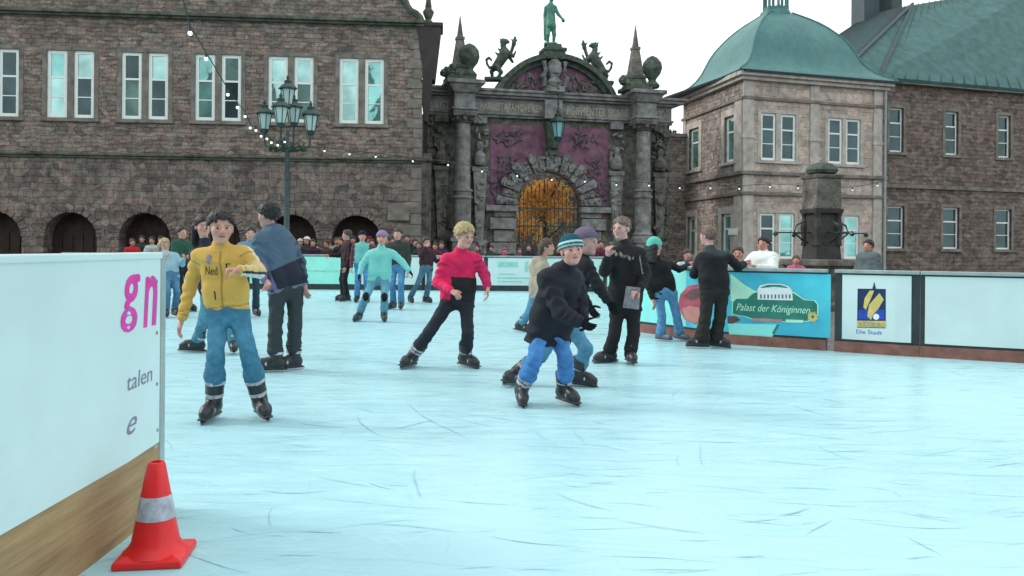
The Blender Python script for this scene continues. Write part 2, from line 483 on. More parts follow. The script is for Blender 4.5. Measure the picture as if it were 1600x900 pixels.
# ------------------------------------------------------------------ walls with openings
def wall_mesh(mb, s0, s1, z0, z1, holes, y=0.0, depth=.22, arches=()):
    """front sheet at local y with rectangular holes (reveals run back by depth) and round-headed arches (cx, r, spring, z0)"""
    rects = list(holes) + [(c - r, c + r, zb, sp + r) for c, r, sp, zb in arches]
    xs = sorted(set([s0, s1] + [q for h in rects for q in h[:2]]))
    zs = sorted(set([z0, z1] + [q for h in rects for q in h[2:]]))
    for i in range(len(xs) - 1):
        for j in range(len(zs) - 1):
            cx, cz = (xs[i] + xs[i + 1]) / 2, (zs[j] + zs[j + 1]) / 2
            if any(h[0] < cx < h[1] and h[2] < cz < h[3] for h in rects): continue
            mb.add([(xs[i], y, zs[j]), (xs[i + 1], y, zs[j]), (xs[i + 1], y, zs[j + 1]), (xs[i], y, zs[j + 1])], [(0, 1, 2, 3)])
    for a, c, e, f in holes:
        mb.add([(a, y, e), (c, y, e), (c, y, f), (a, y, f), (a, y + depth, e), (c, y + depth, e), (c, y + depth, f), (a, y + depth, f)],
               [(0, 4, 5, 1), (1, 5, 6, 2), (2, 6, 7, 3), (3, 7, 4, 0)])
    for c, r, sp, zb in arches:
        n = 14
        arc = [(c - r * math.cos(math.pi * i / n), sp + r * math.sin(math.pi * i / n)) for i in range(n + 1)]
        top = sp + r
        for i in range(n):
            p, q = arc[i], arc[i + 1]
            mb.add([(p[0], y, p[1]), (q[0], y, q[1]), (q[0], y, top), (p[0], y, top)], [(0, 1, 2, 3)])
        ol = [(c - r, zb)] + arc + [(c + r, zb)]
        for p, q in zip(ol[:-1], ol[1:]):
            mb.add([(p[0], y, p[1]), (q[0], y, q[1]), (q[0], y + depth * 4, q[1]), (p[0], y + depth * 4, p[1])], [(0, 1, 2, 3)])

def window(parent, sashes, mtrim, bars=(.66, .33), proj=.03, yw=.12, sur=.16, tf=None, glass='glass', fr=.075, sill=True, y0=0.0):
    """stone surround with one white casement and pane for each sash rectangle (s0,s1,z0,z1)"""
    a = min(q[0] for q in sashes); c = max(q[1] for q in sashes); e = min(q[2] for q in sashes); f = max(q[3] for q in sashes)
    mb = MB(tf)
    mb.box(a - sur, a, y0 - proj, y0 + .1, e - .02, f + sur); mb.box(c, c + sur, y0 - proj, y0 + .1, e - .02, f + sur)
    mb.box(a, c, y0 - proj, y0 + .1, f, f + sur)
    if sill: mb.box(a - sur - .05, c + sur + .05, y0 - proj - .07, y0 + .1, e - .15, e - .02)
    ss = sorted(sashes)
    for p, q in zip(ss[:-1], ss[1:]):
        mb.box(p[1], q[0], y0 - proj + .01, y0 + .12, e, f)
    wo = mb.build('window', mtrim, parent, bevel=.012)
    for k, (p, q, g, h) in enumerate(ss):
        m2 = MB(tf)
        yy = y0 + yw
        m2.box(p, p + fr, yy, yy + .06, g, h); m2.box(q - fr, q, yy, yy + .06, g, h)
        m2.box(p + fr, q - fr, yy, yy + .06, g, g + fr); m2.box(p + fr, q - fr, yy, yy + .06, h - fr, h)
        for kk, bz in enumerate(bars):
            t_ = .035 if kk == 0 else .018
            z = g + (h - g) * bz
            m2.box(p + fr, q - fr, yy + .004, yy + .056, z - t_, z + t_)
        m2.build('casement', M['white_paint'], wo)
        m3 = MB(tf)
        zs_ = g + (h - g) * bars[0]
        for (za, zb2) in ((g + fr, zs_ - .03), (zs_ + .03, h - fr)):
            m3 = MB(tf)
            tl = rg.gauss(0, .010); tl2 = rg.gauss(0, .008)
            m3.add([(p + fr, yy + .03 + tl, za), (q - fr, yy + .03 - tl, za), (q - fr, yy + .03 - tl + tl2, zb2), (p + fr, yy + .03 + tl + tl2, zb2)], [(0, 1, 2, 3)])
            gm = glass if isinstance(glass, str) else glass[k % len(glass)]
            if isinstance(glass, str) and glass == 'mixed':
                gm = 'glass_dark' if rg.random() < (.5 if za < zs_ - .2 else .15) else ('glass_mid' if rg.random() < .6 else 'glass')  # dark glass, mostly in lower panes, imitates mirrored gables and dim rooms
            m3.build('pane', M[gm], wo)
    return wo

# ------------------------------------------------------------------ castle wing on the left
q = gp(657, 32.0)
LF = Frame(q[0], q[1], R(5))
bl = LF.empty('castle_wing')
tag(bl, 'long brown rubble stone castle wing with paired white windows above dark cellar arches', 'building')
def rect(fr, x0, y0, x1, y1, back=0.0):
    a = fr.at(x0, (y0 + y1) / 2, back); c = fr.at(x1, (y0 + y1) / 2, back)
    return (a[0], c[0], fr.at((x0 + x1) / 2, y1, back)[1], fr.at((x0 + x1) / 2, y0, back)[1])
pairs = [[rect(LF, 308, 85, 336, 188), rect(LF, 346, 86, 374, 189)],
         [rect(LF, 421, 88, 449, 190), rect(LF, 460, 88.5, 488, 191)],
         [rect(LF, 531, 91, 560, 193), rect(LF, 570, 92, 599, 194)]]
zt = sum(s_[3] for p in pairs for s_ in p) / 6; zb_ = sum(s_[2] for p in pairs for s_ in p) / 6
sw = .72; gap = .24
cen = [(p[0][0] + p[1][1]) / 2 for p in pairs]
step = (cen[2] - cen[0]) / 2
cs = [cen[0] - 4 * step, cen[0] - 3 * step, cen[0] - 2 * step, cen[0] - step] + cen
sashes = [[(c - gap / 2 - sw, c - gap / 2, zb_, zt), (c + gap / 2, c + gap / 2 + sw, zb_, zt)] for c in cs]
ac = [LF.at(x, 360)[0] for x in (227, 336, 456, 557)]
ac = [ac[0] - 2 * step, ac[0] - step] + ac
arches = [(c, .95, 1.50, -.1) for c in ac]
L0 = cs[0] - 2.2
zc1 = LF.at(450, 249)[1]; zc2 = LF.at(450, 33)[1]
mb = MB()
wall_mesh(mb, L0, 0, zc1, zc2, [s_ for p in sashes for s_ in p])
mb.add([(0, 0, zc1), (-1.15, 7, zc1), (-1.15, 7, zc2), (0, 0, zc2)], [(0, 1, 2, 3)])
mb.add([(L0, 0, zc1), (L0, 7, zc1), (L0, 7, zc2), (L0, 0, zc2)], [(0, 3, 2, 1)])
mb.build('wall', M['rubble'], bl)
mb = MB()
wall_mesh(mb, L0, 0, -.12, zc1, [], y=-.05, arches=arches)
mb.add([(0, -.05, -.12), (-1.15, 7, -.12), (-1.15, 7, zc1), (0, -.05, zc1)], [(0, 1, 2, 3)])
mb.build('lower_wall', M['rubble_base'], bl)
sc_x = LF.at(637, 20)[0]
mb = MB()
par = [(L0, zc2 + .3), (-.05, zc2 + .3)]
pr = [LF.at(*p) for p in ((660, 36), (657, 28), (650, 21), (642, 17), (637, 10), (634, 2), (628, -8), (615, -30), (590, -45), (560, -60))]
par = [(L0, zc2 + .2), (pr[0][0], zc2 + .2)] + [(p[0], p[1]) for p in pr] + [(L0, pr[-1][1])]
mb.prism(par, .0, .7)
mb.build('gable', M['rubble'], bl)
mb = MB()
mb.tube([(p[0], -.02, p[1]) for p in pr], .13, 6)
mb.build('gable_coping', M['trim_moss'], bl, True)
mb = MB()
mb.box(L0, .12, -.28, 0, zc2 + .02, zc2 + .15); mb.box(L0, .08, -.17, 0, zc2 - .07, zc2 + .02)
mb.box(L0, .16, -.02, .8, zc2 + .16, zc2 + .2)
mb.build('cornice', M['trim_moss'], bl, bevel=.02)
mb = MB()
mb.box(L0, .05, -.2, 0, zc1 + .01, zc1 + .1); mb.box(L0, .03, -.13, 0, zc1 - .08, zc1 + .01)
mb.build('string_course', M['trim_moss'], bl, bevel=.02)
mb = MB()
z = zc1 + .14; k = 0
while z < zc2 - .5:                                  # corner stones
    mb.box(-(.55 if k % 2 else .32), .02, -.035, .06, z, z + .36); z += .38; k += 1
mb.build('corner_stones', M['trim'], bl, bevel=.02); mb = MB()
z = -.1
while z < zc1 - .5:
    mb.box(-(.7 if k % 2 else .4), .02, -.085, -.03, z, z + .42); z += .44; k += 1
mb.build('corner_stones', M['trim'], bl, bevel=.02); mb = MB()
mb.box(*[LF.at(606, 325)[0], LF.at(640, 325)[0]], -.16, -.05, LF.at(620, 345)[1], LF.at(620, 318)[1])
mb.build('stone_block', M['trim'], bl, bevel=.02)
mb = MB()
tz0, tz1 = LF.at(668, 165)[1], LF.at(668, 42)[1]
mb.frustum(.27, .5, tz0 + 1.0, tz1, .24, .5, .46, .62); mb.frustum(.16, .45, tz0 - .6, tz0 + 1.0, .08, .3, .24, .5)
mb.box(-.1, .8, -.15, 1.2, tz1, tz1 + .16)
mb.build('corner_turret', M['tiles'], bl, bevel=.03)
mb = MB()
cx_, cz_ = LF.at(669, 40)[0], LF.at(669, 42)[1] + .16
mb.lathe([(.17, 0), (.17, .14), (.11, .2), (.2, .42), (.22, .52), (.12, .66), (.13, .72), (.10, .9), (.05, 2.2), (.0, 2.45)], (cx_, .35, cz_), 8)
mb.build('pinnacle', M['trim_moss'], bl, True)
for p in sashes:
    window(bl, p, M['trim'], bars=(.60, .31), glass='mixed', fr=.12, yw=.04)
for c, r, sp, zb in arches:
    mb = MB(); n = 11
    for i in range(n):
        a0, a1 = math.pi * (i + .05) / n, math.pi * (i + .95) / n
        r0, r1 = r - .02, r + (.30 if i % 2 == 0 else .24)
        mb.prism([(c - r0 * math.cos(a0), sp + r0 * math.sin(a0)), (c - r1 * math.cos(a0), sp + r1 * math.sin(a0)),
                  (c - r1 * math.cos(a1), sp + r1 * math.sin(a1)), (c - r0 * math.cos(a1), sp + r0 * math.sin(a1))], -.09, .12)
    ar = mb.build('arch', M['rubble_base'], bl, bevel=.02)
    mb = MB()
    mb.box(c - r - .1, c + r + .1, .70, .78, zb, sp + r + .1)
    for k in range(5): mb.box(c - r + .02 + k * .38, c - r + .36 + k * .38, .66, .70, zb, sp + .15)
    mb.build('door', M['wood_dark'], ar)
mb = MB(); zr = pr[-1][1]
mb.prism([(L0, zr - .8), (-3.0, zr - .8), (-4.5, zr + 4), (L0, zr + 4)], 1.2, 6.5)
mb.build('roof', M['tiles'], bl)

# ------------------------------------------------------------------ sandstone gateway
q = gp(857, 36.6)
GF = Frame(q[0], q[1], R(14))
ga = GF.empty('gateway')
tag(ga, 'ornate dark sandstone gateway with round arch, columns, plum panels and curved pediment', 'gate')
g = lambda x, y, back=0.0: GF.at(x, y, back)
gl, gr = g(668, 200)[0], g(1046, 200)[0]
zA, zF0, zF1, zC = g(857, 194)[1], g(857, 184)[1], g(857, 163)[1], g(857, 143)[1]
acx, asp = g(856, 325)[0], g(856, 322)[1]
ari = g(905, 325)[0] - acx + .05
mb = MB()
wall_mesh(mb, gl, gr, -.12, zC, [], arches=[(acx, ari, asp, -.12)], depth=.11)
mb.box(gl, gl + .02, 0.01, 1.4, -.12, zC); mb.box(gr - .02, gr, 0.01, 1.4, -.12, zC)
mb.build('wall', M['gate'], ga)
# plum panels either side of and over the arch
ps0, ps1 = g(766, 250)[0], g(950, 250)[0]
pz1 = g(857, 198)[1]
mb = MB()
wall_mesh(mb, ps0, ps1, asp - .5, pz1, [], y=-.03, depth=.0, arches=[(acx, ari + .2, asp, asp - .5)])
mb.build('plum_panel', M['plum'], ga)
rr = random.Random(11)
M['relief'] = simple('grey_plum_relief', (.135, .09, .12), .9, .4, 3, .5)
for px_, py_, ww, hh in ((795, 212, 30, 24), (915, 218, 34, 20), (790, 262, 18, 30), (930, 262, 16, 30), (777, 300, 14, 40), (937, 305, 14, 34)):   # carved reliefs
    s_, z_ = g(px_, py_); mb = MB()
    for k in range(16):
        a = rr.uniform(0, 6.28); L = rr.uniform(.12, .34)
        c = Vector((s_ + rr.uniform(-.5, .5) * ww / 35, -.06, z_ + rr.uniform(-.5, .5) * hh / 35))
        mb.obox(c, (math.cos(a) * L, 0, math.sin(a) * L), (0, .05, 0), (-math.sin(a) * .06, 0, math.cos(a) * .06))
    mb.build('relief', M['relief'], ga, bevel=.02)
# rusticated arch ring
mb = MB(); n = 17
for i in range(n):
    a0, a1 = math.pi * (i + .06) / n, math.pi * (i + .94) / n
    big = i % 2 == 0
    r0, r1 = ari - .02, ari + (.86 if big else .66)
    y0 = -.30 if big else -.17
    def pt(a, r): return (acx - r * math.cos(a), asp + r * math.sin(a))
    mb.prism([pt(a0, r0), pt(a0, r1), pt((a0 + a1) / 2, r1 + .05), pt(a1, r1), pt(a1, r0)], y0, .06)
    am = (a0 + a1) / 2
    for k in range(7):
        r = rr.uniform(r0 + .08, r1 - .06); a = am + rr.uniform(-.06, .06)
        p = pt(a, r)
        mb.obox((p[0], y0 - .03, p[1]), (rr.uniform(.04, .1), 0, .03), (0, .06, 0), (-.03, 0, rr.uniform(.04, .1)))
mb.build('arch', M['gate_pale'], ga, bevel=.03)
for sgn in (-1, 1):
    mb = MB()
    z = -.12
    k = 0
    while z < asp - .3:
        wd = 1.15 if k % 2 == 0 else .95
        x0 = acx + sgn * (ari - .02); x1 = acx + sgn * (ari + wd)
        mb.box(min(x0, x1), max(x0, x1), -.26 if k % 2 == 0 else -.14, .05, z, z + .5); z += .54; k += 1
    x0 = acx + sgn * (ari - .08); x1 = acx + sgn * (ari + 1.35)
    mb.box(min(x0, x1), max(x0, x1), -.34, .05, asp - .28, asp - .02)
    mb.build('impost_block', M['gate_pale'], ga, bevel=.03)
# keystone with its carved head and bracket
mb = MB()
ks, kz = g(860, 225)
mb.frustum(ks, -.25, kz - .55, kz + .9, .18, .2, .34, .28)
mb.lathe([(.0, 0), (.2, .1), (.26, .3), (.2, .5), (.08, .62)], (ks, -.45, kz - .35), 9)
mb.build('keystone', M['gate_moss'], ga, True)
def carved(mb, x0, x1, z0, z1, y, n, sz=.13):
    for k in range(n):
        a = rr.uniform(0, 3.14); L = rr.uniform(.5, 1.3) * sz
        mb.obox((rr.uniform(x0, x1), y, rr.uniform(z0, z1)), (math.cos(a) * L, 0, math.sin(a) * L), (0, rr.uniform(.04, .12), 0), (-math.sin(a) * L * .45, 0, math.cos(a) * L * .45))
zcap1 = zF0 - .12
def column(px):
    s_ = g(px, 260, -.75)[0]
    c = (s_, -.75, -.12)
    r = .335
    zr = g(px, 303, -.75)[1] + .12
    mb = MB()
    ztop = zcap1 + .12 - .42
    mb.frustum(s_, -.75, -.12, .1, .56, .56, .56, .56)
    mb.frustum(s_, -.75, .1, 1.5, .5, .5, .5, .5); mb.frustum(s_, -.75, 1.5, 1.66, .58, .58, .58, .58)
    mb.lathe([(.50, 1.78), (.5, 1.86), (.42, 1.92), (.46, 2.0), (.39, 2.06), (r + .03, 2.15), (r + .03, zr - .2), (r + .1, zr - .18), (r + .1, zr - .1), (r + .03, zr - .07), (r + .04, zr + .07), (r + .1, zr + .1),
              (r + .1, zr + .18), (r, zr + .2), (r * .9, ztop - .1), (r * .9, ztop)], c, 20)
    co = mb.build('column', M['gate_pale'], ga, True)
    mb = MB()
    mb.lathe([(r * .9, ztop), (r * 1.15, ztop + .03), (r * .95, ztop + .08), (r * 1.25, ztop + .26), (r * 1.35, ztop + .3)], c, 16)
    mb.frustum(s_, -.75, zcap1 - .14, zcap1, .48, .48, .5, .5)
    for a in range(8):
        q_ = a * math.pi / 4
        mb.lathe([(.0, 0), (.09, .05), (.11, .13), (.06, .2)], (s_ + .4 * math.cos(q_), -.75 + .4 * math.sin(q_), zcap1 - .34), 6)
    mb.build('capital', M['gate'], co, True)
    return s_
cs1 = column(723); cs2 = column(1005)
def herm(px, y, mat_):
    s_ = g(px, 280, y)[0]
    mb = MB()
    z0, z1 = -.12, zcap1
    h_ = z1 - z0
    mb.box(s_ - .3, s_ + .3, y, .05, z0, z0 + h_ * .22); mb.frustum(s_, y * .5, z0 + h_ * .24, z0 + h_ * .66, .16, -y * .5, .3, -y * .5 + .02)
    mb.box(s_ - .34, s_ + .34, y - .03, .05, z0 + h_ * .22, z0 + h_ * .24); mb.box(s_ - .36, s_ + .36, y - .05, .05, z0 + h_ * .66, z0 + h_ * .69)
    mb.lathe([(.22, 0), (.3, .2), (.27, .45), (.12, .6), (.13, .66), (.17, .8), (.14, .95), (.05, 1.03)], (s_, y * .75, z0 + h_ * .70), 10)
    mb.box(s_ - .3, s_ + .3, y, .05, z1 - .3, z1)
    carved(mb, s_ - .24, s_ + .24, z0 + .3, z0 + h_ * .6, y - .01, 26, .11); carved(mb, s_ - .3, s_ + .3, z0 + h_ * .7, z1 - .05, y * .8, 16, .1)
    mb.build('pilaster', mat_, ga, True, bevel=.02)
herm(750, -.3, M['gate_pale']); herm(964, -.3, M['gate_pale']); herm(690, -.25, M['gate']); herm(1032, -.25, M['gate'])
mb = MB()                                             # carved side strips and dado
carved(mb, gl + .1, g(705, 250)[0], .8, zcap1, -.03, 60, .13)
mb.build('carved_strip', M['gate_moss'], ga, bevel=.02)
for za, zb2 in ((.8, zcap1),):
    mb = MB(); carved(mb, g(1018, 250)[0], gr - .1, za, zb2, -.03, 95, .14)
    mb.build('carved_strip', M['gate_moss'], ga, bevel=.02)
# entablature
mb = MB()
mb.box(gl - .05, gr + .05, -.22, .3, zcap1, zF0 - .02); mb.box(gl - .08, gr + .08, -.3, .3, zF0 - .02, zF0 + .08)
mb.box(gl - .02, gr + .02, -.2, .3, zF0 + .08, zF1 + .1)
mb.box(gl - .2, gr + .2, -.42, .4, zF1 + .1, zF1 + .2); mb.box(gl - .3, gr + .45, -.55, .4, zF1 + .2, zF1 + .34); mb.box(gl - .36, gr + .6, -.62, .4, zF1 + .34, zF1 + .46)
for s_ in (cs1, cs2):
    mb.box(s_ - .5, s_ + .5, -1.2, -.2, zcap1 + .003, zF0 - .015); mb.box(s_ - .55, s_ + .55, -1.28, -.2, zF0 - .017, zF0 + .083)
    mb.box(s_ - .45, s_ + .45, -1.15, -.19, zF0 + .083, zF1 + .103)
    mb.frustum(s_, -.75, zF1 + .103, zF1 + .45, .48, .48, .72, .66); mb.box(s_ - .8, s_ + .8, -1.5, .1, zF1 + .45, zF1 + .62)
mb.box(ks - .4, ks + .4, -.5, -.19, zcap1 + .01, zF1 + .12)
mb.build('entablature', M['gate_pale'], ga, bevel=.03)
zE = zF1 + .46
# segmental pediment
pl, prr = g(772, 138)[0], g(958, 150)[0]
pzt = g(857, 86)[1]
half = (prr - pl) / 2; pcx = (pl + prr) / 2; rise = pzt - zE
Rr = (half * half + rise * rise) / (2 * rise); pcz = zE + rise - Rr
ah = math.asin(half / Rr)
arcp = lambda r, t_: (pcx + r * math.sin(-ah + 2 * ah * t_), pcz + r * math.cos(-ah + 2 * ah * t_))
n = 22
mb = MB()
mb.prism([(pl + .05, zE + .0)] + [arcp(Rr - .2, i / n) for i in range(n + 1)] + [(prr - .05, zE + .0)], -.05, .5)
mb.build('tympanum', M['plum'], ga)
mb = MB()
for i in range(n):
    t0, t1 = i / n, (i + 1) / n
    for r0, r1, y0 in ((Rr - .42, Rr - .22, -.25), (Rr - .215, Rr, -.5)):
        mb.prism([arcp(r0, t0), arcp(r1, t0), arcp(r1, t1), arcp(r0, t1)], y0, .5)
mb.build('pediment_moulding', M['gate_moss'], ga)
for sx in (-1, 1):
    mb = MB()
    for k in range(26):
        t_ = rr.random()
        x_ = pcx + sx * (.5 + 1.7 * t_); zt_ = math.sqrt(max(.01, (Rr - .5) ** 2 - (x_ - pcx) ** 2)) + pcz
        a = rr.uniform(.5, 2.6); L = rr.uniform(.1, .26)
        zz = zE + .12 + rr.random() * max(.05, zt_ - zE - .3)
        mb.obox((x_, -.08, zz), (math.cos(a) * L, 0, math.sin(a) * L), (0, .07, 0), (-math.sin(a) * .05, 0, math.cos(a) * .05))
    mb.build('relief', M['gate'], ga, bevel=.02)
# cartouche bursting through the pediment, and the pedestal of the statue
ks2, kz2 = g(861, 125)
mb = MB()
mb.box(ks2 - .42, ks2 + .42, -.75, .3, zE - .02, zE + .22)
mb.lathe([(.3, 0), (.36, .2), (.2, .4), (.34, .75), (.3, 1.05), (.16, 1.2)], (ks2, -.5, zE + .2), 10)
for sx in (-1, 1):
    mb.tube([(ks2 + sx * .42, -.55, zE + .25), (ks2 + sx * .55, -.6, zE + .6), (ks2 + sx * .4, -.6, zE + .9), (ks2 + sx * .5, -.55, zE + 1.3)], [.12, .15, .1, .12], 7)
mb.lathe([(.0, 0), (.15, .05), (.19, .2), (.14, .36), (.0, .42)], (ks2, -.72, zE + .72), 9)
mb.build('cartouche', M['gate_pale'], ga, True)
zp1 = g(861, 72)[1]; zp0 = g(861, 88)[1]
mb = MB()
mb.frustum(ks2, -.25, zp0 - .25, zp0 + .1, .40, .4, .46, .46); mb.box(ks2 - .5, ks2 + .5, -.75, .3, zp0 + .1, zp0 + .25); mb.frustum(ks2, -.25, zp0 + .25, zp1, .34, .34, .3, .3)
mb.build('pedestal', M['gate_moss'], ga, bevel=.03)
# inscription
def text_mesh(body, shear=0.0, spacing=1.0, bold=0.0):
    cu = bpy.data.curves.new('t', 'FONT'); cu.body = body; cu.shear = shear; cu.space_character = spacing; cu.offset = bold; cu.resolution_u = 3
    ob = bpy.data.objects.new('t', cu); COL.objects.link(ob)
    dg = bpy.context.evaluated_depsgraph_get()
    me = bpy.data.meshes.new_from_object(ob.evaluated_get(dg))
    vs = [tuple(v.co) for v in me.vertices]; fs = [tuple(p.vertices) for p in me.polygons]
    bpy.data.objects.remove(ob); bpy.data.curves.remove(cu); bpy.data.meshes.remove(me)
    x0 = min(v[0] for v in vs); x1 = max(v[0] for v in vs); y0 = min(v[1] for v in vs); y1 = max(v[1] for v in vs)
    return [((v[0] - x0) / (x1 - x0), (v[1] - y0) / (y1 - y0)) for v in vs], fs
def text_flat(mb, body, s0, s1, z0, z1, y, fn=None, **k):
    vs, fs = text_mesh(body, **k)
    P = [(s0 + (s1 - s0) * a, y, z0 + (z1 - z0) * c) for a, c in vs]
    mb.add([fn(*p) for p in P] if fn else P, fs)
iz0, iz1 = zF0 + .14, zF0 + .5
mb = MB(); text_flat(mb, 'VGL', g(678, 163)[0], g(702, 163)[0], iz0, iz1, -.207, spacing=1.15); mb.build('inscription', M['letters'], ga)
mb = MB(); text_flat(mb, 'HARNISTATAMQVE REM', g(749, 170)[0], g(845, 170)[0], iz0, iz1, -.207, spacing=1.1); mb.build('inscription', M['letters'], ga)
mb = MB(); text_flat(mb, 'RGIFMENTER SKINVE', g(884, 175)[0], g(980, 178)[0], iz0, iz1, -.207, spacing=1.1); mb.build('inscription', M['letters'], ga)
mb = MB(); text_flat(mb, 'IT', g(1022, 180)[0], g(1034, 180)[0], iz0, iz1, -.207); mb.build('inscription', M['letters'], ga)
# wrought iron leaves of the gate
ig = MB()
for i in range(17):
    x_ = acx - ari + .08 + i * (2 * ari - .16) / 16
    h_ = asp + math.sqrt(max(.02, (ari - .1) ** 2 - (x_ - acx) ** 2)) * (.45 if i % 2 else .62)
    ig.tube([(x_, .12, -.1), (x_, .12, h_)], .022, 5)
    ig.lathe([(.0, 0), (.05, .06), (.0, .22)], (x_, .12, h_), 5)
for z in (.15, 1.2, 2.2, asp - .1):
    ig.box(acx - ari, acx + ari, .10, .14, z - .03, z + .03)
for i in range(8):
    x_ = acx - ari + .3 + i * (2 * ari - .6) / 7
    ig.tube([(x_ + .13 * math.cos(q_), .10, 1.7 + .25 * math.sin(q_)) for q_ in [k * .7 for k in range(10)]], .016, 4)
ig.build('iron_gate', M['iron'], ga)

# flank wall between castle wing and gateway, and the wall and greenery on the other flank
fl = MB()
p0 = GF.loc(W(640, 300, 33.2)); x0, x1 = GF.at(641, 300, -1.2)[0], gl
fl.box(x0, x1 - .0, -1.2, -.4, -.12, GF.at(655, 243, -1.2)[1]); fl.box(x0, x1, -1.3, -.3, GF.at(655, 252, -1.2)[1], GF.at(655, 241, -1.2)[1] + .05)
o = GF.empty('flank_wall'); tag(o, 'narrow dark stone wall between the castle wing and the gateway', 'wall')
fl.build('wall', M['gate'], o, bevel=.03)
o2 = GF.empty('garden_wall'); tag(o2, 'dark mossy wall behind the gateway, beside the domed pavilion', 'wall')
fl = MB()
fl.box(gr + .0, gr + 2.6, 3.5, 4.2, -.12, GF.at(1060, 214, 3.5)[1]); fl.box(gr, gr + 2.6, 3.4, 4.3, GF.at(1060, 214, 3.5)[1], GF.at(1060, 209, 3.5)[1])
fl.build('wall', M['rubble_side'], o2)
# wall added behind the arch as a dark back that hides the sky
o3 = GF.empty('arch_back_wall'); tag(o3, 'courtyard wall added as a dark back to the gateway arch', 'wall')
fl = MB(); fl.box(acx - 5, acx + 6.5, 12, 12.5, -.12, 8.8); fl.build('wall', M['rubble_base'], o3)

# foliage: many leaf faces spread through clumps
def leaves(mb, clumps, n, size, rnd, two=False):
    for i in range(n):
        c, rad = clumps[rnd.randrange(len(clumps))]
        while True:
            p = Vector((rnd.uniform(-1, 1), rnd.uniform(-1, 1), rnd.uniform(-1, 1)))
            if .3 < p.length < 1: break
        p = Vector(c) + Vector((p.x * rad[0], p.y * rad[1], p.z * rad[2]))
        s_ = size * rnd.uniform(.6, 1.4)
        u_ = Vector((rnd.gauss(0, 1), rnd.gauss(0, 1), rnd.gauss(0, 1))).normalized(); v_ = u_.orthogonal().normalized()
        if two: mb.cm = 1 if rnd.random() < .3 else 0
        mb.add([p - u_ * s_, p - v_ * s_ * .55, p + u_ * s_, p + v_ * s_ * .55], [(0, 1, 2, 3)])
tr = GF.empty('tree'); tag(tr, 'golden-leaved tree behind the iron gate in the arch', 'tree')
mb = MB(); tz = asp + .5
tx, ty = acx + .12, .75
mb.tube([(tx, ty, -.12), (tx + .05, ty, 1.2), (tx - .05, ty, 2.4), (tx, ty, tz)], [.16, .13, .1, .06], 8)
for k in range(7):
    a = k * .9
    mb.tube([(tx, ty, 1.6 + k * .25), (tx + .7 * math.cos(a), ty + .4 * math.sin(a), 2.2 + k * .3), (tx + 1.1 * math.cos(a), ty + .6 * math.sin(a), 2.8 + k * .3)], [.06, .04, .015], 5)
mb.build('trunk', M['bark'], tr, True)
mb = MB()
cl = []
for k in range(80):
    while True:
        x_, z_ = rr.uniform(-1.2, 1.3), rr.uniform(-1.5, 1.2)
        if (z_ > 0 and math.hypot(x_, z_) < 1.15) or (z_ <= 0 and abs(x_) < 1.2 and rr.random() < .16 + .2 * (z_ > -.5)): break
    cl.append(((acx + x_ + .08, rr.uniform(.3, 1.0), asp + z_), (rr.uniform(.25, .45), .22, rr.uniform(.2, .38))))
leaves(mb, cl, 5200, .07, rr, True)
mb.build('crown', [M['leaf'], M['leaf_dark']], tr)
iv = GF.empty('evergreen_shrub'); tag(iv, 'dark evergreen shrub above the wall between gateway and pavilion', 'shrub')
mb = MB(); cl = [((gr + rr.uniform(.5, 2.4), 5 + rr.uniform(-.5, .5), GF.at(1055, 214, 5)[1] - rr.uniform(-.1, 1.6)), (.5, .5, .4)) for k in range(14)]
leaves(mb, cl, 1500, .13, rr); mb.build('crown', M['ivy'], iv)
mb = MB()
for k in range(5): mb.tube([(gr + .5 + k * .4, 5, -.12), (gr + .5 + k * .4, 5, 5.5)], .06, 5)
mb.build('trunk', M['bark'], iv)

# obelisks with their urns, griffins and statue standing on the gateway
for (px, ptop, pbase, ux) in ((719, 22, 128, 724), (993, 38, 146, 1012)):
    s_, zt_ = g(px, ptop, -.6); zb = zF1 + .62 if True else 0
    s2 = g(ux, pbase, -.6)[0]
    ob = empty('obelisk', GF.w(s_, -.6, zb), GF.a)
    tag(ob, 'tall pointed stone obelisk with ball urn on the %s end of the gateway' % ('castle wing' if px < 800 else 'domed pavilion'), 'obelisk', 'obelisks on the gateway')
    hh = zt_ - zb
    mb = MB()
    mb.frustum(0, 0, 0, .18, .62, .55, .62, .55); mb.frustum(0, 0, .18, .55, .5, .45, .36, .36); mb.frustum(0, 0, .55, .7, .4, .4, .4, .4)
    mb.build('base', M['gate_moss'], ob, bevel=.03)
    mb = MB(); mb.frustum(0, 0, .7, hh * .62, .30, .30, .15, .15); mb.frustum(0, 0, hh * .62, hh * .66, .18, .18, .18, .18); mb.frustum(0, 0, hh * .66, hh, .12, .12, .006, .006)
    mb.build('shaft', M['gate'], ob, bevel=.015)
    mb = MB(); dx = s2 - s_ + (.2 if px < 800 else .1)
    mb.lathe([(.3, .18), (.34, .3), (.16, .5), (.2, .6), (.36, .8), (.44, 1.05), (.40, 1.3), (.24, 1.5), (.1, 1.58), (.0, 1.62)], (dx, -.25, 0), 14)
    mb.build('urn', M['gate_moss'], ob, True)
    mb = MB()
    sd = -1
    for k in range(12):
        mb.lathe([(.0, 0), (.12, .06), (.15, .18), (.08, .3), (0, .34)], (sd * rr.uniform(.2, .75), rr.uniform(-.5, 0), .1 + rr.uniform(0, .35)), 7)
    mb.build('scroll', M['gate_moss'], ob, True)

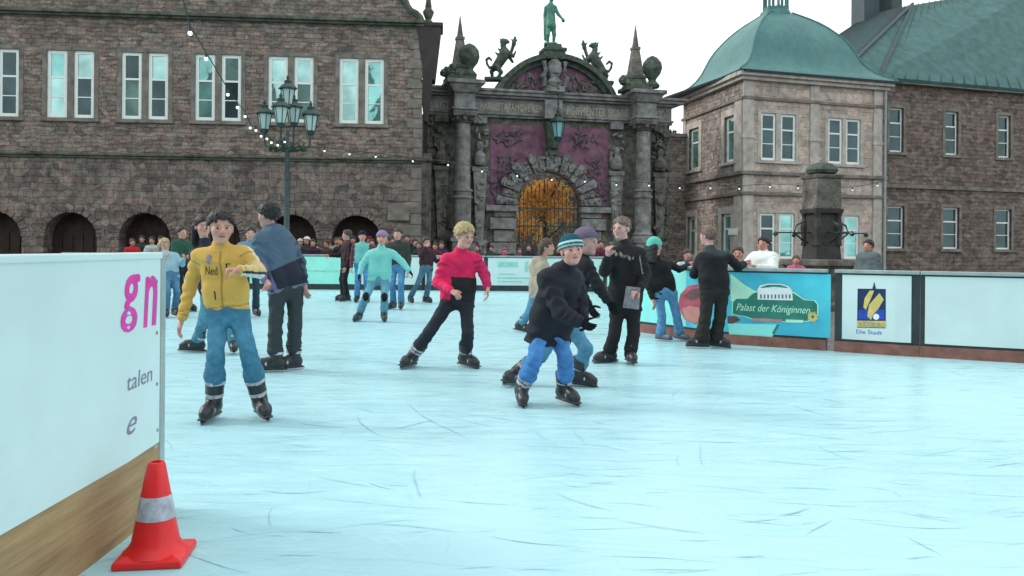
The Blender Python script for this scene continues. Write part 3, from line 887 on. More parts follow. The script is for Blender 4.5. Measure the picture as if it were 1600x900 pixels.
# ------------------------------------------------------------------ domed pavilion on the right
C_ = gp(1160, 36.0); R_ = gp(1378, 36.0 * 1.063); Lp = gp(1066, 36.0 * 1.18)
PF = Frame(C_[0], C_[1], math.atan2(R_[1] - C_[1], R_[0] - C_[0]))
SF = Frame(Lp[0], Lp[1], math.atan2(C_[1] - Lp[1], C_[0] - Lp[0]))
pw = math.hypot(R_[0] - C_[0], R_[1] - C_[1]); pd = math.hypot(C_[0] - Lp[0], C_[1] - Lp[1])
pv = PF.empty('pavilion'); tag(pv, 'two-storey sandstone pavilion under a green copper dome with open lantern', 'building')
stf = lambda p: PF.loc(SF.w(p[0], p[1], p[2]))
z_e = PF.at(1175, 116)[1]; z_f = PF.at(1200, 155)[1]; z_s1 = PF.at(1220, 274)[1]; z_s0 = PF.at(1220, 302)[1]
def col(fr, x0, x1, y):
    return fr.at(x0, y)[0], fr.at(x1, y)[0]
up = [[(*col(PF, 1189, 1212, 215), PF.at(1200, 250)[1], PF.at(1200, 177)[1]), (*col(PF, 1220, 1243, 215), PF.at(1200, 250)[1], PF.at(1200, 177)[1])],
      [(*col(PF, 1294, 1316, 215), PF.at(1318, 256)[1], PF.at(1318, 185.5)[1]), (*col(PF, 1322, 1344, 215), PF.at(1318, 256)[1], PF.at(1318, 185.5)[1])]]
lo = [[(*col(PF, 1187, 1211, 360), PF.at(1200, 404)[1], PF.at(1200, 333)[1]), (*col(PF, 1217, 1241, 360), PF.at(1200, 404)[1], PF.at(1200, 333)[1])],
      [(*col(PF, 1291, 1313, 360), PF.at(1318, 404)[1], PF.at(1318, 337)[1]), (*col(PF, 1319, 1342, 360), PF.at(1318, 404)[1], PF.at(1318, 337)[1])]]
mb = MB()
wall_mesh(mb, 0, pw, -.12, z_e, [s_ for p in up + lo for s_ in p])
mb.add([(pw, 0, -.12), (pw, pd, -.12), (pw, pd, z_e), (pw, 0, z_e)], [(0, 1, 2, 3)])
mb.build('front_wall', M['ashlar'], pv)
zz = up[0][0][2], up[0][0][3]; zl = lo[0][0][2], lo[0][0][3]
sup = [[(*col(SF, 1077, 1092, 230), *zz)], [(*col(SF, 1132, 1147, 215), *zz)]]
slo = [[(*col(SF, 1074, 1086, 370), *zl)], [(*col(SF, 1127, 1142, 360), *zl)]]
mb = MB(stf)
wall_mesh(mb, 0, pd, -.12, z_e, [s_ for p in sup + slo for s_ in p])
mb.build('side_wall', M['rubble_side'], pv)
for p in up: window(pv, p, M['trim_pale'], bars=(.66, .35), glass=('glass_dark',), fr=.10, sur=.17, yw=.04)
for p in lo: window(pv, p, M['trim_pale'], bars=(.66, .35), glass=('glass_dark', 'glass'), fr=.10, sur=.15, yw=.04)
for p in sup: window(pv, p, M['trim_pale'], bars=(.66,), tf=stf, fr=.12, sur=.32)
for p in slo: window(pv, p, M['trim_pale'], bars=(.66,), tf=stf, fr=.12, sur=.3)
def rings(name, z0, z1, pr_, m):
    mb = MB(); mb.box(-pr_, pw + pr_, -pr_, 0, z0, z1)
    mb.cm = 0
    mb2 = MB(stf); mb2.box(-.1, pd + .0, -pr_, 0, z0, z1)
    n = len(mb.v); mb.v += mb2.v; mb.f += [[n + i for i in f] for f in mb2.f]; mb.mi += mb2.mi
    return mb.build(name, m, pv, bevel=.02)
rings('cornice', z_e - .12, z_e + .1, .36, M['trim_pale']); rings('cornice', z_e - .28, z_e - .122, .22, M['trim_pale'])
rings('architrave', z_f - .07, z_f + .07, .09, M['trim'])
rings('string_course', z_s1 - .02, z_s1 + .14, .17, M['trim']); rings('string_course', z_s0 - .12, z_s0 + .02, .12, M['trim'])
rings('plinth', -.12, .75, .1, M['trim'])
for x0, x1 in (col(PF, 1160.5, 1177, 210), col(PF, 1265, 1279, 210), col(PF, 1364, 1377, 210)):
    mb = MB()
    for a, c in ((z_s1 + .143, z_f - .073), (z_f + .073, z_e - .285), (z_s0 + .025, z_s1 - .025), (.753, z_s0 - .123)):
        mb.box(x0, x1, -.07, .02, a, c)
    mb.box(x0 - .05, x1 + .05, -.1, .02, (z_s1 + z_f) / 2 - .1, (z_s1 + z_f) / 2 + .05)
    mb.build('pilaster', M['trim_pale'], pv, bevel=.015)
for x0, x1 in ((.05, .45), (pd - .75, pd - .08)):
    mb = MB(stf)
    mb.box(x0, x1, -.06, .02, .753, z_s0 - .123); mb.box(x0, x1, -.06, .02, z_s1 + .143, z_f - .073)
    mb.build('pilaster', M['trim_pale'], pv, bevel=.015)
mb = MB(); mb.tube([(pw + .02, -.14, z_e - .3), (pw + .02, -.14, -.1)], .055, 8)
mb.build('downpipe', M['rail'], pv, True)
# bell-shaped square dome with hips
dome_c = ((pw) / 2 - .05, pd / 2)
hw, hd = pw / 2 + .45, pd / 2 + .45
zap = PF.at(1212, 24, dome_c[1])[1]
prof = [(0, 1.0), (.03, .97), (.07, .90), (.12, .83), (.19, .765), (.28, .71), (.38, .67), (.48, .63), (.58, .575), (.67, .51), (.75, .445), (.83, .365), (.90, .28), (.95, .21), (1.0, .14)]
cor = [(-.45, -.45), (pw + .45, -.45), (pw + .45, pd + .45), (-.45 + 0, pd + .45)]
sl = stf((0, 0, 0)); cor[3] = (sl[0] - .45, sl[1] + .3)
apx = (sum(c[0] for c in cor) / 4, sum(c[1] for c in cor) / 4)
mb = MB()
v = []; nn = 10
for (h, f_) in prof:
    z = z_e + .1 + (zap - z_e - .1) * h
    cc = [(apx[0] + (c[0] - apx[0]) * f_, apx[1] + (c[1] - apx[1]) * f_) for c in cor]
    for i in range(4):
        p, q_ = cc[i], cc[(i + 1) % 4]
        for k in range(nn):
            t_ = k / nn
            bul = 1 + .07 * math.sin(math.pi * t_) * min(1, h * 3) 
            x_, y_ = p[0] + (q_[0] - p[0]) * t_, p[1] + (q_[1] - p[1]) * t_
            v.append((apx[0] + (x_ - apx[0]) * bul, apx[1] + (y_ - apx[1]) * bul, z))
T_ = 4 * nn
mb.add(v, [(k * T_ + i, k * T_ + (i + 1) % T_, (k + 1) * T_ + (i + 1) % T_, (k + 1) * T_ + i) for k in range(len(prof) - 1) for i in range(T_)] + [tuple((len(prof) - 1) * T_ + i for i in range(T_))])
dm = mb.build('dome', M['copper'], pv, True)
mb = MB()
for i in range(4):
    mb.tube([Vector(v[k * T_ + i * nn]) + Vector((0, 0, .02)) for k in range(len(prof))], .045, 5)
mb.build('hip_seam', M['copper'], dm, True)
mb = MB(); q_ = .46
mb.frustum(apx[0], apx[1], z_e + .02, z_e + .1, hw * .99, hd * .99, hw, hd)
mb.build('gutter', M['lead'], pv)
mb = MB()
mb.lathe([(.78, -.1), (.72, .1), (.62, .16), (.62, .3)], (apx[0], apx[1], zap), 8, R(22.5))
for k in range(8):
    a = k * math.pi / 4 + R(22.5)
    mb.lathe([(.09, .3), (.07, .4), (.07, 1.5), (.1, 1.6)], (apx[0] + .55 * math.cos(a), apx[1] + .55 * math.sin(a), zap), 6)
mb.lathe([(.66, 1.6), (.72, 1.7), (.66, 1.8), (.6, 2.1), (.42, 2.45), (.16, 2.65), (.1, 2.9), (.05, 3.6), (.0, 3.7)], (apx[0], apx[1], zap), 8, R(22.5))
mb.build('lantern', M['copper'], pv)
# sign on the pavilion wall (small white plate)
mb = MB(); a, c = SF.at(1141, 365)[0], SF.at(1155, 365)[0]
mb.box(a, c, -.1, -.07, SF.at(1148, 367)[1], SF.at(1148, 357)[1])
pl_ = mb.build('wall_plate', M['whiteprint'])
pl_.location = (SF.o[0], SF.o[1], 0); pl_.rotation_euler = (0, 0, SF.a)
tag(pl_, 'small white plate on the pavilion wall left of its paired lower windows', 'sign')

# ------------------------------------------------------------------ palace wing behind the pavilion
q = gp(1379, 40.2)
WF = Frame(q[0], q[1], PF.a)
wg = WF.empty('palace_wing'); tag(wg, 'brown stone palace wing with teal hipped roof and chimneys behind the pavilion', 'building')
ze2 = WF.at(1395, 128)[1]
wx = WF.at(1390, 200)[0]; bw_ = .82
ups, los = [], []
for k in range(5):
    x0 = wx + k * 3.4
    ups.append((x0, x0 + bw_, WF.at(1395, 237)[1], WF.at(1395, 168)[1])); los.append((x0 - .1, x0 + bw_ + .1, WF.at(1395, 388)[1], WF.at(1395, 322)[1]))
mb = MB(); wall_mesh(mb, -.3, 18, -.12, ze2, ups + los); mb.build('wall', M['wing'], wg)
for s_ in ups + los: window(wg, [s_], M['trim'], bars=(.66, .35), fr=.08, glass='glass_dark')
mb = MB(); mb.box(-.3, 18, -.3, 0, ze2 - .1, ze2 + .1); zc_ = WF.at(1390, 290)[1]; mb.box(-.3, 18, -.12, 0, zc_ - .1, zc_ + .08)
mb.build('cornice', M['trim'], wg)
rp = [WF.loc(W(1322, 108, 39.6)), WF.loc(W(1296, 63, 48)), WF.loc(W(1352, 26, 50)), WF.loc(W(1425, 8, 46)), WF.loc(W(1640, -28, 50))]
rp.append((18.5, -.4, ze2 + .1)); rp.append((-.6, -.4, ze2 + .1))
mb = MB()
def slab(ps, th=.15):
    n = len(ps)
    mb.add([tuple(p) for p in ps] + [(p[0], p[1] + .1, p[2] - th) for p in ps], [tuple(range(n)), tuple(range(2 * n - 1, n - 1, -1))] + [((i + 1) % n, i, n + i, n + (i + 1) % n) for i in range(n)])
slab([rp[6], rp[5], rp[4], rp[3]]); slab([rp[6], rp[3], rp[0]]); slab([rp[0], rp[3], rp[2], rp[1]])
rf = mb.build('roof', M['slate'], wg)
mb = MB()
for a, c in ((rp[6], rp[3]), (rp[0], rp[1]), (rp[0], rp[3])):
    mb.tube([Vector(a) + Vector((0, -.05, .06)), Vector(c) + Vector((0, -.05, .06))], .09, 5)
for k in range(26):                                   # standing seams
    t_ = k / 26
    a = Vector(rp[0]).lerp(Vector(rp[1]), t_); c = Vector(rp[3]).lerp(Vector(rp[2]), t_)
    mb.tube([a + Vector((0, -.03, .03)), c + Vector((0, -.03, .03))], .025, 4)
    a = Vector(rp[6]).lerp(Vector(rp[5]), t_); c = Vector(rp[3]).lerp(Vector(rp[4]), t_)
    mb.tube([a + Vector((0, -.03, .03)), c + Vector((0, -.03, .03))], .025, 4)
mb.build('roof_seam', M['lead'], rf)
for (x0, x1, yb, Zc) in ((1341, 1371, 34, 49), (1384, 1404, 22, 49), (1500, 1530, 10, 50)):
    p0, p1 = WF.loc(W(x0, yb, Zc)), WF.loc(W(x1, yb, Zc))
    mb = MB(); mb.box(p0[0], p1[0], p0[1] - .5, p0[1] + .6, p0[2] - 1, p0[2] + 2.3); mb.box(p0[0] - .1, p1[0] + .1, p0[1] - .6, p0[1] + .7, p0[2] + 2.3, p0[2] + 2.55)
    mb.build('chimney', M['lead'], rf)

# town houses on the near side of the square, mirrored in the castle windows
for k, (x, wd, hh) in enumerate(((-21.5, 7.4, 21), (-14.2, 6.2, 19.5), (-7.4, 6.6, 18.5), (.8, 8, 21.5), (12, 8.5, 19))):
    hs = empty('town_house', (x, -17, -.12)); 
    tag(hs, ('tallest gabled house', 'narrow gabled house', 'grey plastered gabled house', 'widest steep gabled house', 'last gabled house')[k] + ' across the square, mirrored in the castle windows', 'house', 'gabled houses across the square')
    mb = MB(); mb.prism([(-wd / 2, 0), (wd / 2, 0), (wd / 2, hh * .55), (0, hh), (-wd / 2, hh * .55)], -8, 0); mb.build('wall', M['plaster'], hs)
    mb = MB()
    for sx in (-1, 1):
        mb.add([(sx * (wd / 2 + .3), -8.2, hh * .53), (0, -8.2, hh + .2), (0, .3, hh + .2), (sx * (wd / 2 + .3), .3, hh * .53),
                (sx * (wd / 2 + .3), -8.2, hh * .53 - .2), (0, -8.2, hh), (0, .3, hh), (sx * (wd / 2 + .3), .3, hh * .53 - .2)], [(0, 1, 2, 3), (7, 6, 5, 4), (2, 6, 7, 3), (0, 3, 7, 4), (0, 4, 5, 1)])
    mb.build('roof', M['tiles'], hs)
    for i in range(3):
        for j in range(2):
            wx_ = -wd * .3 + i * wd * .3; wz = 1.2 + j * 3.2
            mb = MB(); mb.box(wx_ - .5, wx_ + .5, .003, .05, wz, wz + 1.7); mb.build('window', M['glass_dark'], hs)
# ------------------------------------------------------------------ rink barriers
class Path:
    def __init__(s, pts):
        s.p = [Vector((p[0], p[1])) for p in pts]
        s.s = [0]
        for a, c in zip(s.p[:-1], s.p[1:]): s.s.append(s.s[-1] + (c - a).length)
        s.L = s.s[-1]
    def seg(s, t):
        k = 0
        while k < len(s.p) - 2 and t > s.s[k + 1]: k += 1
        return k
    def nrm(s, k):
        d = (s.p[k + 1] - s.p[k]).normalized(); return Vector((d.y, -d.x))
    def at(s, t, z, off=0.0):
        k = s.seg(t); a, c = s.p[k], s.p[k + 1]
        f = (t - s.s[k]) / (s.s[k + 1] - s.s[k])
        n = s.nrm(k)
        if f < .5 and k > 0: n = n.lerp((n + s.nrm(k - 1)) / 2, 1 - 2 * f)      # mitre the offset at corners
        elif f > .5 and k < len(s.p) - 2: n = n.lerp((n + s.nrm(k + 1)) / 2, 2 * f - 1)
        q = a + (c - a) * f + n * off
        return Vector((q.x, q.y, z))
    def px(s, x, y, off=0.0):
        u, v = ray(x, y)
        best = None
        for k in range(len(s.p) - 1):
            a, c = s.p[k] + s.nrm(k) * off, s.p[k + 1] + s.nrm(k) * off
            den = (c.x - a.x) - u * (c.y - a.y)
            if abs(den) < 1e-9: continue
            t = (u * a.y - a.x) / den
            Z = a.y + t * (c.y - a.y)
            if Z < .1: continue
            e = max(0, -t, t - 1)
            if best is None or e < best[0]: best = (e, s.s[k] + t * (s.s[k + 1] - s.s[k]), EYE + v * Z)
        return best[1], best[2]

def strip(path, t0, t1, z0, z1, off0, off1, n=None):
    """a slab along the path between two offsets"""
    mb = MB()
    ts = [t0] + [q for q in path.s if t0 + .01 < q < t1 - .01] + [t1]
    fine = []
    for a, c in zip(ts[:-1], ts[1:]):
        m_ = max(1, int((c - a) / .25))
        fine += [a + (c - a) * i / m_ for i in range(m_)]
    fine.append(t1)
    v = []
    for t in fine: v += [path.at(t, z0, off0), path.at(t, z0, off1), path.at(t, z1, off1), path.at(t, z1, off0)]
    f = []
    for i in range(len(fine) - 1):
        for k in range(4):
            f.append((4 * i + k, 4 * i + (k + 1) % 4, 4 * i + 4 + (k + 1) % 4, 4 * i + 4 + k))
    f += [(0, 1, 2, 3), tuple(4 * (len(fine) - 1) + k for k in (3, 2, 1, 0))]
    mb.add(v, f)
    return mb

def barrier(path, label, h=1.0, t0=0.0, t1=None, ban=None, ban_mat='banner', kick=.13, gaps=.06, kick_mat='kick', group='rink barriers'):
    t1 = path.L if t1 is None else t1
    m_ = path.at((t0 + t1) / 2, 0)
    root = empty('rink_barrier', (0, 0, 0)); tag(root, label, 'barrier', group)
    strip(path, t0, t1, .0, h - .03, -.09, 0).build('board', M['board'], root)
    strip(path, t0, t1, h - .03, h + .012, -.12, .03).build('top_rail', M['rail'], root, bevel=.008)
    strip(path, t0, t1, .0, kick, 0.001, .022).build('kick_board', M[kick_mat], root)
    bo = None
    if ban is None: ban = [(t0 + gaps, t1 - gaps)]
    out = []
    for a, c in ban:
        out.append(strip(path, a, c, kick + .03, h - .05, 0.001, .006).build('banner', M[ban_mat], root))
    return root, out

def shape(path, pts, off, mname, name, parent):
    """a flat printed patch given by its outline in (along, height)"""
    c = (sum(p[0] for p in pts) / len(pts), sum(p[1] for p in pts) / len(pts))
    mb = MB()
    vs = [path.at(c[0], c[1], off)] + [path.at(p[0], p[1], off) for p in pts]
    n = len(pts)
    mb.add(vs, [(0, 1 + i, 1 + (i + 1) % n) for i in range(n)])
    return mb.build(name, M[mname], parent)
def pxs(path, L, off=.006): return [path.px(x, y, off) for x, y in L]
def dense(L, n=6):
    o = []
    for p, q in zip(L, L[1:] + L[:1]):
        for i in range(n): o.append((p[0] + (q[0] - p[0]) * i / n, p[1] + (q[1] - p[1]) * i / n))
    return o
def lettering(path, body, t0, t1, z0, z1, off, mname, parent, name='lettering', **k):
    mb = MB()
    text_flat(mb, body, t0, t1, z0, z1, 0, fn=lambda x, y, z: path.at(x, z, off), **k)
    return mb.build(name, M[mname], parent)

PR = Path(PATH_R)
tb = PR.px(1298, 470)[0]
root, bn = barrier(PR, 'curved rink barrier with the turquoise banner and green plate, two people leaning on it', t0=0, t1=PR.L - .1, ban=[(.05, tb)], ban_mat='blueprint', kick=.13)
bn = bn[0]
P_ = lambda L: pxs(PR, L)
strip(PR, .055, P_([(1072, 470)])[0][0], .165, .945, .0065, .0072).build('pale_print', M['aqua'], bn)
shape(PR, P_([(1142, 428), (1142, 470), (1160, 476), (1186, 466), (1188, 459), (1165, 446)]), .0075, 'cream', 'light_swoosh', bn)
shape(PR, P_([(1138, 505), (1140, 530), (1204, 534), (1214, 507)]), .0075, 'aqua', 'pale_print', bn)
shape(PR, dense(P_([(1059, 478), (1063, 460), (1075, 447), (1090, 444), (1099, 450), (1103, 470), (1100, 495), (1088, 507), (1070, 500)]), 2), .009, 'red_print', 'red_print', bn)
shape(PR, P_([(1066, 482), (1078, 478), (1100, 482), (1098, 500), (1085, 506), (1070, 499)]), .0105, 'pink_print', 'pink_print', bn)
shape(PR, P_([(1068, 462), (1080, 452), (1094, 450), (1098, 462), (1082, 470)]), .0105, 'brown_print', 'brown_print', bn)
shape(PR, P_([(1137, 494), (1150, 494), (1158, 500), (1144, 506), (1137, 505)]), .009, 'brown_print', 'brown_print', bn)
out = [(1145, 490), (1146, 472), (1151, 467), (1168, 467), (1176, 459), (1188, 455), (1240, 458), (1252, 466), (1257, 469), (1272, 470), (1277, 476), (1277, 492), (1262, 501), (1240, 503), (1180, 499), (1165, 494), (1152, 492)]
cxp, cyp = 1211, 482
big = [(cxp + (x - cxp) * 1.025, cyp + (y - cyp) * 1.07) for x, y in out]
shape(PR, P_(big), .0095, 'cream', 'plate_border', bn); shape(PR, P_(out), .011, 'green', 'plate', bn)
shape(PR, P_([(1184, 468), (1184, 452), (1188, 446), (1200, 443), (1220, 443.5), (1232, 447), (1238, 454), (1239, 469.5)]), .0125, 'whiteprint', 'building_emblem', bn)
shape(PR, P_([(1188, 449), (1200, 445), (1220, 445), (1232, 449), (1229, 450), (1210, 448), (1192, 450)]), .0135, 'green', 'emblem_roof', bn)
for k in range(9):
    x_ = 1188 + k * 5.6
    shape(PR, P_([(x_, 460), (x_ + 2.6, 460.2), (x_ + 2.6, 466.5), (x_, 466.2)]), .0135, 'violet' if k % 2 else 'green', 'emblem_window', bn)
a, c = P_([(1151, 486)])[0], P_([(1266, 477)])[0]
lettering(PR, 'Palast der Königinnen', a[0], c[0], a[1] - .02, P_([(1151, 474)])[0][1], .0125, 'cream', bn, shear=.35)
shape(PR, P_([(1175, 497), (1222, 499), (1222, 503.5), (1176, 501)]), .0125, 'pink_print', 'ribbon', bn)
shape(PR, P_([(1228, 499), (1256, 500), (1254, 504.5), (1228, 503.5)]), .0125, 'cream', 'ribbon', bn)
shape(PR, P_([(1214, 507), (1218, 507), (1210, 522), (1206, 521)]), .0095, 'green', 'printed_stem', bn)
fc = (1270, 495)
shape(PR, P_([(fc[0] + (9 if k % 2 else 6.5) * math.cos(k * math.pi / 8), fc[1] + (9 if k % 2 else 6.5) * math.sin(k * math.pi / 8)) for k in range(16)]), .014, 'gold', 'flower_emblem', bn)
shape(PR, P_([(fc[0] + 2.6 * math.cos(k * math.pi / 4), fc[1] + 2.6 * math.sin(k * math.pi / 4)) for k in range(8)]), .0155, 'green', 'flower_centre', bn)

PR2 = Path(PATH_R2)
t0, t1 = PR2.px(1316, 480)[0], PR2.px(1424, 480)[0]
root, bns = barrier(PR2, 'rink barrier with the white banner bearing a blue and gold emblem', t0=-.0, t1=PR2.px(1437, 480)[0], ban=[(t0, t1)])
bn = bns[0]
Q_ = lambda L: pxs(PR2, L)
shape(PR2, Q_([(1340, 451), (1384, 451.5), (1384, 513), (1339, 512)]), .0075, 'navy', 'emblem_ground', bn)
shape(PR2, Q_([(1342, 484), (1382, 484), (1382, 499), (1341, 499)]), .009, 'royal', 'emblem_water', bn)
shape(PR2, Q_([(1351, 466), (1359, 454), (1366, 454), (1362, 464), (1353, 484), (1349, 480)]), .0105, 'gold', 'emblem_ribbon', bn)
shape(PR2, Q_([(1358, 476), (1374, 458), (1381, 468), (1372, 483), (1364, 492), (1361, 500), (1355, 494)]), .0105, 'gold', 'emblem_ribbon', bn)
shape(PR2, Q_([(1363, 452), (1366, 440), (1369, 453), (1366, 458)]), .0105, 'navy', 'emblem_spire', bn)
shape(PR2, Q_([(1369 + 5 * math.cos(k * .8), 495 + 5 * math.sin(k * .8)) for k in range(8)]), .0105, 'whiteprint', 'emblem_ball', bn)
shape(PR2, Q_([(1339, 501), (1384, 501.5), (1384, 512), (1339, 511)]), .0105, 'gold', 'emblem_band', bn)
a, c = Q_([(1342, 510)])[0], Q_([(1381, 503)])[0]
lettering(PR2, 'BÜCKEBURG', a[0], c[0], a[1], c[1], .012, 'greyprint', bn)
a, c = Q_([(1338, 521)])[0], Q_([(1378, 517)])[0]
lettering(PR2, 'Die Stadt', a[0], c[0], a[1], c[1], .0075, 'royal', bn)
barrier(PR2, 'last section of rink barrier beyond the emblem banner, hung with a plain white banner', t0=PR2.px(1438, 480)[0], gaps=.05)

PC = Path(PATH_C)
barrier(PC, 'rink barrier running back behind the skater in black, beside the curved turquoise one', ban_mat='banner_cyan')
names = ['rink barrier hidden behind the bending girl at the far left edge of the rink', 'far rink barrier behind the yellow jacket boy', 'far rink barrier in front of the lamp post',
         'far rink barrier with the pale green banner below the widest dark arch', 'far rink barrier with white banner behind the turquoise jacket skater', 'far rink barrier behind the red jacket boy',
         'far rink barrier with faint green print right of the red jacket boy', 'far rink barrier right behind the brown-haired girl']
edges = [-13.0, -10.6, -8.2, -6.05, -4.4, -2.55, -.75, .95, 2.7]
PFar = Path([(-13, FAR_Y), (2.75, FAR_Y)])
for k in range(8):
    x0, x1 = edges[k] + 13, edges[k + 1] + 13
    rt, bns = barrier(PFar, names[k], t0=x0 + .012, t1=x1 - .012, ban_mat='banner_cyan' if k in (3, 2) else 'banner', kick_mat='board', h=1.0, gaps=.05)
    if k in (3,):
        strip(PFar, x0 + .1, x1 - .1, .50, .56, .007, .009).build('printed_bar', M['paleprint'], bns[0])
    if k >= 4:
        for (a, c, e, f) in ((.2, .55, .68, .84), (.22, .5, .46, .5), (.2, .8, .35, .40), (.2, .62, .25, .29), (.66, .72, .55, .85), (.74, .9, .62, .68))[: 6 if k == 6 else 4]:
            strip(PFar, x0 + a * (x1 - x0), x0 + c * (x1 - x0), e, f, .007, .009).build('printed_bar', M['paleprint'], bns[0])

# near-left barrier beside the camera
PL = Path([(-1.60, .7), (-1.629, 3.53), (-1.656, 3.92)])
HB = 1.215
root = empty('rink_barrier'); tag(root, 'tall white banner barrier with magenta letters beside the traffic cone', 'barrier', 'rink barriers')
strip(PL, 0, PL.L, 0, HB - .03, -.06, 0).build('board', M['wood'], root)
strip(PL, 0, PL.L, HB - .03, HB, -.075, .012).build('top_rail', M['banner'], root, bevel=.006)
bn = strip(PL, 0, PL.L - .012, .325, HB - .03, .001, .005).build('banner', M['banner'], root)
pe = PL.at(PL.L, 0, -.03)
mb = MB(); mb.box(pe.x - .035, pe.x + .035, pe.y + .002, pe.y + .06, 0, HB - .01); mb.build('end_post', M['rail'], root, bevel=.006)
mb = MB(); mb.box(pe.x + .031, pe.x + .034, pe.y - .2, pe.y - .02, .30, .318); mb.build('eyelet_strap', M['rail'], root)
for q in ((243, 400), (243, 440), (243, 520), (243, 600), (244, 672)):
    a = PL.px(*q); c = PL.at(a[0], a[1], .005)
    mb = MB(tf=lambda p: (c.x + p[2], c.y + p[0], c.z + p[1])); mb.lathe([(.0055, 0), (.0095, 0), (.009, .0025), (.006, .0025)], (0, 0, 0), 12, cap=False); mb.build('eyelet', M['rail'], bn)
q0, q1 = PL.px(222, 514), PL.px(243, 428)
lettering(PL, 'n', q0[0], q1[0], q0[1] + .005, q1[1] - .005, .0065, 'magenta', bn, shear=.15, bold=.016)
lettering(PL, 'n', q0[0] + .012, q1[0] + .012, q0[1] + .004, q1[1] - .01, .0058, 'violet', bn, shear=.15)
q0, q1 = PL.px(186, 522), PL.px(216, 428)
lettering(PL, 'g', q0[0], q1[0], q0[1], q1[1], .0065, 'magenta', bn, shear=.15, bold=.016)
lettering(PL, 'g', q0[0] + .012, q1[0] + .012, q0[1], q1[1] - .008, .0058, 'violet', bn, shear=.15)
q0, q1 = PL.px(196, 612), PL.px(236, 570)
lettering(PL, 'talen', q0[0], q1[0], q0[1], q1[1], .0065, 'greyprint', bn, shear=.1)
q0, q1 = PL.px(196, 682), PL.px(212, 648)
lettering(PL, 'e', q0[0], q1[0], q0[1], q1[1], .0065, 'greyprint', bn, shear=.4)

# traffic cone on the ice
cn = empty('traffic_cone', (*gp(247, 3.32), 0), R(8)); tag(cn, 'red traffic cone with a grey reflective band on the ice at the barrier end', 'traffic cone')
mb = MB(); mb.lathe([(.18, 0), (.185, .012), (.178, .03), (.12, .04)], (0, 0, 0), 4, R(45)); mb.build('base', M['cone'], cn, bevel=.012)
hc = .385
rc = lambda z: .098 + (.033 - .098) * (z - .035) / (hc - .035)
mb = MB(); mb.lathe([(.125, .032), (rc(.06) + .012, .05)] + [(rc(z), z) for z in (.075, .13, .2, .3, hc - .01)] + [(rc(hc) - .004, hc), (rc(hc) - .012, hc), (rc(hc) - .014, .3)], (0, 0, 0), 28, cap=False)
cb = mb.build('cone_body', M['cone'], cn, True)
mb = MB(); mb.lathe([(rc(.165) + .0015, .165), (rc(.255) + .0015, .255)], (0, 0, 0), 28, cap=False); mb.build('reflective_band', M['band'], cb, True)

# ------------------------------------------------------------------ lamp post with four lanterns
lpx = W(449, 240, 25.4)
lp = empty('lamp_post', (lpx.x, lpx.y, -.12)); tag(lp, 'tall grey-green lamp post with a crown of old-fashioned lanterns', 'lamp post')
zl = lambda y: W(449, y, 25.4).z + .12
mb = MB(); mb.lathe([(.2, 0), (.2, .5), (.14, .6), (.12, 1.1), (.15, 1.15), (.10, 1.25), (.085, 2.5), (.07, zl(236)), (.1, zl(234)), (.1, zl(231)), (.06, zl(228)), (.05, zl(203))], (0, 0, 0), 12)
mb.build('post', M['iron_pale'], lp, True)
def lantern(cx, cy, zb, sc, parent, glassm='lampglass'):
    mb = MB()
    mb.lathe([(.09 * sc, -.12 * sc), (.12 * sc, -.02), (.12 * sc, 0)], (cx, cy, zb), 6)
    for k in range(6):
        a = k * math.pi / 3
        p0 = Vector((cx + .125 * sc * math.cos(a), cy + .125 * sc * math.sin(a), zb)); p1 = Vector((cx + .2 * sc * math.cos(a), cy + .2 * sc * math.sin(a), zb + .42 * sc))
        mb.tube([p0, p1], .013 * sc, 4)
    mb.lathe([(.215 * sc, .42 * sc), (.27 * sc, .43 * sc), (.27 * sc, .46 * sc), (.16 * sc, .56 * sc), (.1 * sc, .60 * sc), (.11 * sc, .66 * sc), (.04 * sc, .70 * sc), (.05 * sc, .76 * sc), (.0, .86 * sc)], (cx, cy, zb), 6)
    o = mb.build('lantern', M['iron'], parent)
    mb = MB(); mb.lathe([(.115 * sc, .005), (.188 * sc, .415 * sc)], (cx, cy, zb), 6); mb.build('lantern_glass', M[glassm], o)
    return o
for px, yb, dy in ((413, 202, 0.0), (485, 204, 0.0), (449, 198, -.75), (449, 186, .72)):
    dx = (px - 449) / F * 25.4
    zb = zl(yb)
    lantern(dx, dy, zb, 1.08, lp)
    mb = MB(); mb.tube([(0, 0, zl(230)), (dx * .45, dy * .45, zl(234)), (dx * .95, dy * .95, zl(228)), (dx, dy, zb - .14)], .032, 6)
    mb.tube([(dx * .3, dy * .3, zl(226)), (dx * .55, dy * .55, zl(218)), (dx * .75, dy * .75, zl(224)), (dx * .6, dy * .6, zl(229))], .02, 5)
    mb.build('arm', M['iron'], lp, True)
lantern(0, 0, zl(163), 1.08, lp)
mb = MB()
rl = random.Random(5)
mb.tube([((.52 + .05 * math.sin(5 * k)) * math.cos(k * .21), (.52 + .05 * math.sin(5 * k)) * math.sin(k * .21), zl(232) + .07 * math.sin(3.1 * k)) for k in range(31)], [.05 + .02 * math.sin(2.3 * k) for k in range(31)], 6)
mb.build('garland', M['ivy'], lp)

